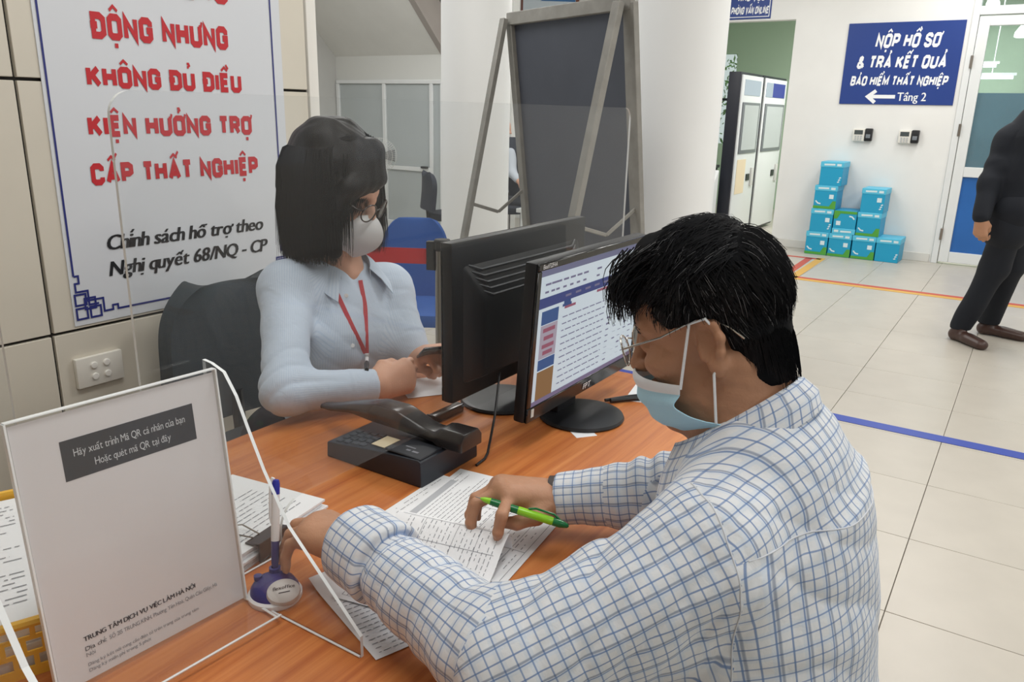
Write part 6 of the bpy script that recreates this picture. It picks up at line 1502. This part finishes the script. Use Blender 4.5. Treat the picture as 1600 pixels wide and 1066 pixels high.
# ------------------------------------------------------------------ the man in the dark suit walking at the right edge
M_suit = mat('navy_suit_cloth', '10151f', .85, bump=.3, bscale=300); M_shoe = mat('brown_shoe_leather', '45302a', .35)
t1, h1, t2, h2 = atz(1548, 545, .03), atz(1494, 522, .04), atz(1606, 528, .03), atz(1538, 513, .04)
pel = np.array((6.05, .09, .93))
su = empty('person', 'person in a dark navy suit and brown shoes walking at the right edge', 'person', (6.1, 0, 0))
bs = Field((5.6, -.7, .2), (6.6, .6, 1.95), .012)
neck = pel+np.array((.0, -.03, .56)); sr = atd(1578, 222, 5.0); sl = sr+np.array((.36, -.16, .0)); er = atd(1545, 290, 5.02); wr2 = atd(1533, 342, 5.0)
hS2 = Head(neck+np.array((0, -.02, .155)), frame(-95, 5), 1.03)
bf = Field((5.55, -.5, .7), (6.5, .55, 1.85), .006); hS2.skull(bf); bf.cap(neck+np.array((0, 0, -.04)), hS2.p(-.02, 0, -.03), .06, .055, .03); bf.cap(neck, pel+np.array((0, 0, .1)), .08, .1, .05); bf.cap(neck, sr, .045, .03, .03); bf.cap(sr, er, .034, .034, .02); bf.cap(er, wr2, .036, .028, .02)
bf.cap(neck, sl, .045, .03, .03); el = sl+np.array((.05, -.10, -.28)); wl2 = el+np.array((0, -.14, -.2)); bf.cap(sl, el, .04, .036, .02); bf.cap(el, wl2, .036, .028, .02)
blend_hand(bf, wr2, np.array((-.02, -.12, -1)), (-.85, .25, 0), (0, -1, -.1), 1.05, [(40, 60, 40)]*4, (-.02, 0, .03, .06), [(.016, .02, -.012), (.045, .04, -.02), (.075, .035, -.03), (.095, .02, -.04)])
blend_hand(bf, wl2, np.array((0, -.5, -.85)), (.9, 0, 0), (0, -1, .5), 1.05, [(35, 50, 30)]*4, (-.02, 0, .03, .06), [(.016, .02, -.012), (.045, .04, -.02), (.075, .035, -.03), (.095, .02, -.04)])
field_obj('body', bf, M_skin, su, 1)
jk = Field((5.5, -.6, .66), (6.6, .6, 1.56), .0075)
jk.cap(pel+np.array((0, .02, -.12)), pel+np.array((0, .0, .2)), .185, .165, .0, ((0, 1, 0), .78)); jk.cap(pel+np.array((0, 0, .2)), neck+np.array((0, 0, -.14)), .165, .175, .05, ((0, 1, 0), .75)); jk.cap(sr, sl, .075, .075, .07); jk.cap(neck+np.array((0, 0, -.12)), neck, .14, .065, .06); jk.cap(neck+np.array((0, 0, -.03)), sr, .075, .08, .06); jk.cap(neck+np.array((0, 0, -.03)), sl, .075, .08, .06)
jk.cap(sr, er, .078, .066, .05, wr=folds(.005, 3, .3, 1, 1.2, 1)); jk.cap(er, wr2+unit(er-wr2)*.015, .066, .05, .03); jk.cap(sl, el, .075, .062, .05); jk.cap(el, wl2+unit(el-wl2)*.02, .062, .048, .03); jk.disp(lambda P: .004*nz(P, 18, 4))
field_obj('suit_jacket', jk, M_suit, su, 1)
tr2 = Field((5.5, -.75, .03), (6.75, .55, 1.05), .0075)
k1 = np.array(((pel[0]*.45+h1[0]*.55), pel[1]*.45+h1[1]*.55-.06, .52)); k2 = np.array((pel[0]*.5+h2[0]*.5+.02, pel[1]*.5+h2[1]*.5-.06, .52))
for kx, hh, q in ((k1, h1, -.085), (k2, h2, .085)): tr2.cap(pel+np.array((q, 0, -.02)), kx, .11, .085, .04); tr2.cap(kx, np.array((hh[0], hh[1]-.02, .10)), .085, .068, .03)
tr2.cap(pel+np.array((-.07, 0, 0)), pel+np.array((.07, 0, 0)), .12, .12, .05); tr2.disp(lambda P: .005*nz(P, 16, 7)); tr2.disp(lambda P: np.where(P[2] < .075, .08, 0)+0*P[0]+0*P[1])
field_obj('trousers', tr2, M_suit, su, 1)
for tt_, hh in ((t1, h1), (t2, h2)):
    lo_ = np.minimum(tt_, hh)-.09; hi_ = np.maximum(tt_, hh)+.13; lo_[2] = -.005; sf = Field(lo_, hi_, .005); d_ = unit(np.array((tt_[0]-hh[0], tt_[1]-hh[1], 0))); h_ = np.array((hh[0], hh[1], .042)); t_ = h_+d_*.23; t_[2] = .03
    sf.cap(h_, t_, .043, .038, .0, ((0, 0, 1), .9)); sf.cap(h_+d_*.12, t_, .046, .040, .02, ((0, 0, 1), .7)); sf.cap(h_, h_+d_*.03+np.array((0, 0, .055)), .043, .04, .03); sf.d = np.maximum(sf.d, (.002-(sf.lo[2]+sf.h*np.arange(sf.n[2], dtype=np.float32))).reshape(1, 1, -1))
    field_obj('shoe', sf, M_shoe, su, 1)
hf = Field(hS2.C-.2, hS2.C+.2, .008); hf.ell(hS2.p(-.014, 0, .062), np.array((.106, .086, .092))*1.03, hS2.ax, 0, cut=lambda d, X: np.maximum(d, (np.interp(X[0], [-.1, -.03, .04, .09], [-.05, .03, .05, .1])-(X[2]+.062))*.8)); field_obj('hair', hf, M_hairb, su, 1)
# ------------------------------------------------------------------ someone seated behind the first column: only an arm shows
q = atd(781, 262, 8.55); bp_ = empty('person', 'seated person mostly hidden behind the first white column, hand on the lap', 'person', (q[0], q[1], 0))
bz = Field((q[0]-.5, q[1]-.6, .05), (q[0]+.5, q[1]+.5, 1.5), .012); nk = np.array((q[0], q[1], 1.10)); hd = Head(nk+np.array((0, -.01, .15)), frame(-70, 10), 1.0); hd.skull(bz); bz.cap(nk+np.array((0, 0, -.03)), hd.p(-.02, 0, -.03), .055, .055, .03); bz.cap(nk, nk+np.array((0, 0, -.5)), .09, .12, .04)
w_ = atd(814, 288, 8.25); e_p = atd(800, 270, 8.4); bz.cap(nk, e_p, .05, .035, .04); bz.cap(e_p, w_, .035, .026, .02); blend_hand(bz, w_, np.array((.2, -.6, -.5)), (-.5, -.2, .8), (-.4, -.7, 0), 1.0, [(30, 40, 20)]*4, (-.02, 0, .03, .06), [(.016, .02, -.012), (.045, .04, -.02), (.075, .035, -.03)])
field_obj('body', bz, M_skinw, bp_, 1)
bj = Field((q[0]-.5, q[1]-.6, .35), (q[0]+.5, q[1]+.5, 1.2), .012); bj.cap(nk+np.array((0, 0, -.06)), nk+np.array((0, 0, -.6)), .12, .15, .03, ((1, 0, 0), .75)); bj.cap(nk+np.array((0, -.14, -.08)), e_p, .06, .05, .05); bj.cap(nk+np.array((0, .14, -.08)), nk+np.array((.1, .2, -.35)), .06, .05, .05); bj.cap(e_p, e_p+(w_-e_p)*.6, .05, .04, .03)
field_obj('shirt', bj, mat('pale_grey_shirt', 'bcc3cc', .8), bp_, 1)
bq = Field((q[0]-.4, q[1]-.8, -.01), (q[0]+.4, q[1]+.3, .62), .012)
for s_ in (-.1, .1): bq.cap((q[0]+s_, q[1], .5), (q[0]+s_-.05, q[1]-.45, .5), .09, .07, .04); bq.cap((q[0]+s_-.05, q[1]-.45, .5), (q[0]+s_-.05, q[1]-.43, .05), .07, .05, .03)
field_obj('trousers', bq, M_trou, bp_, 1)
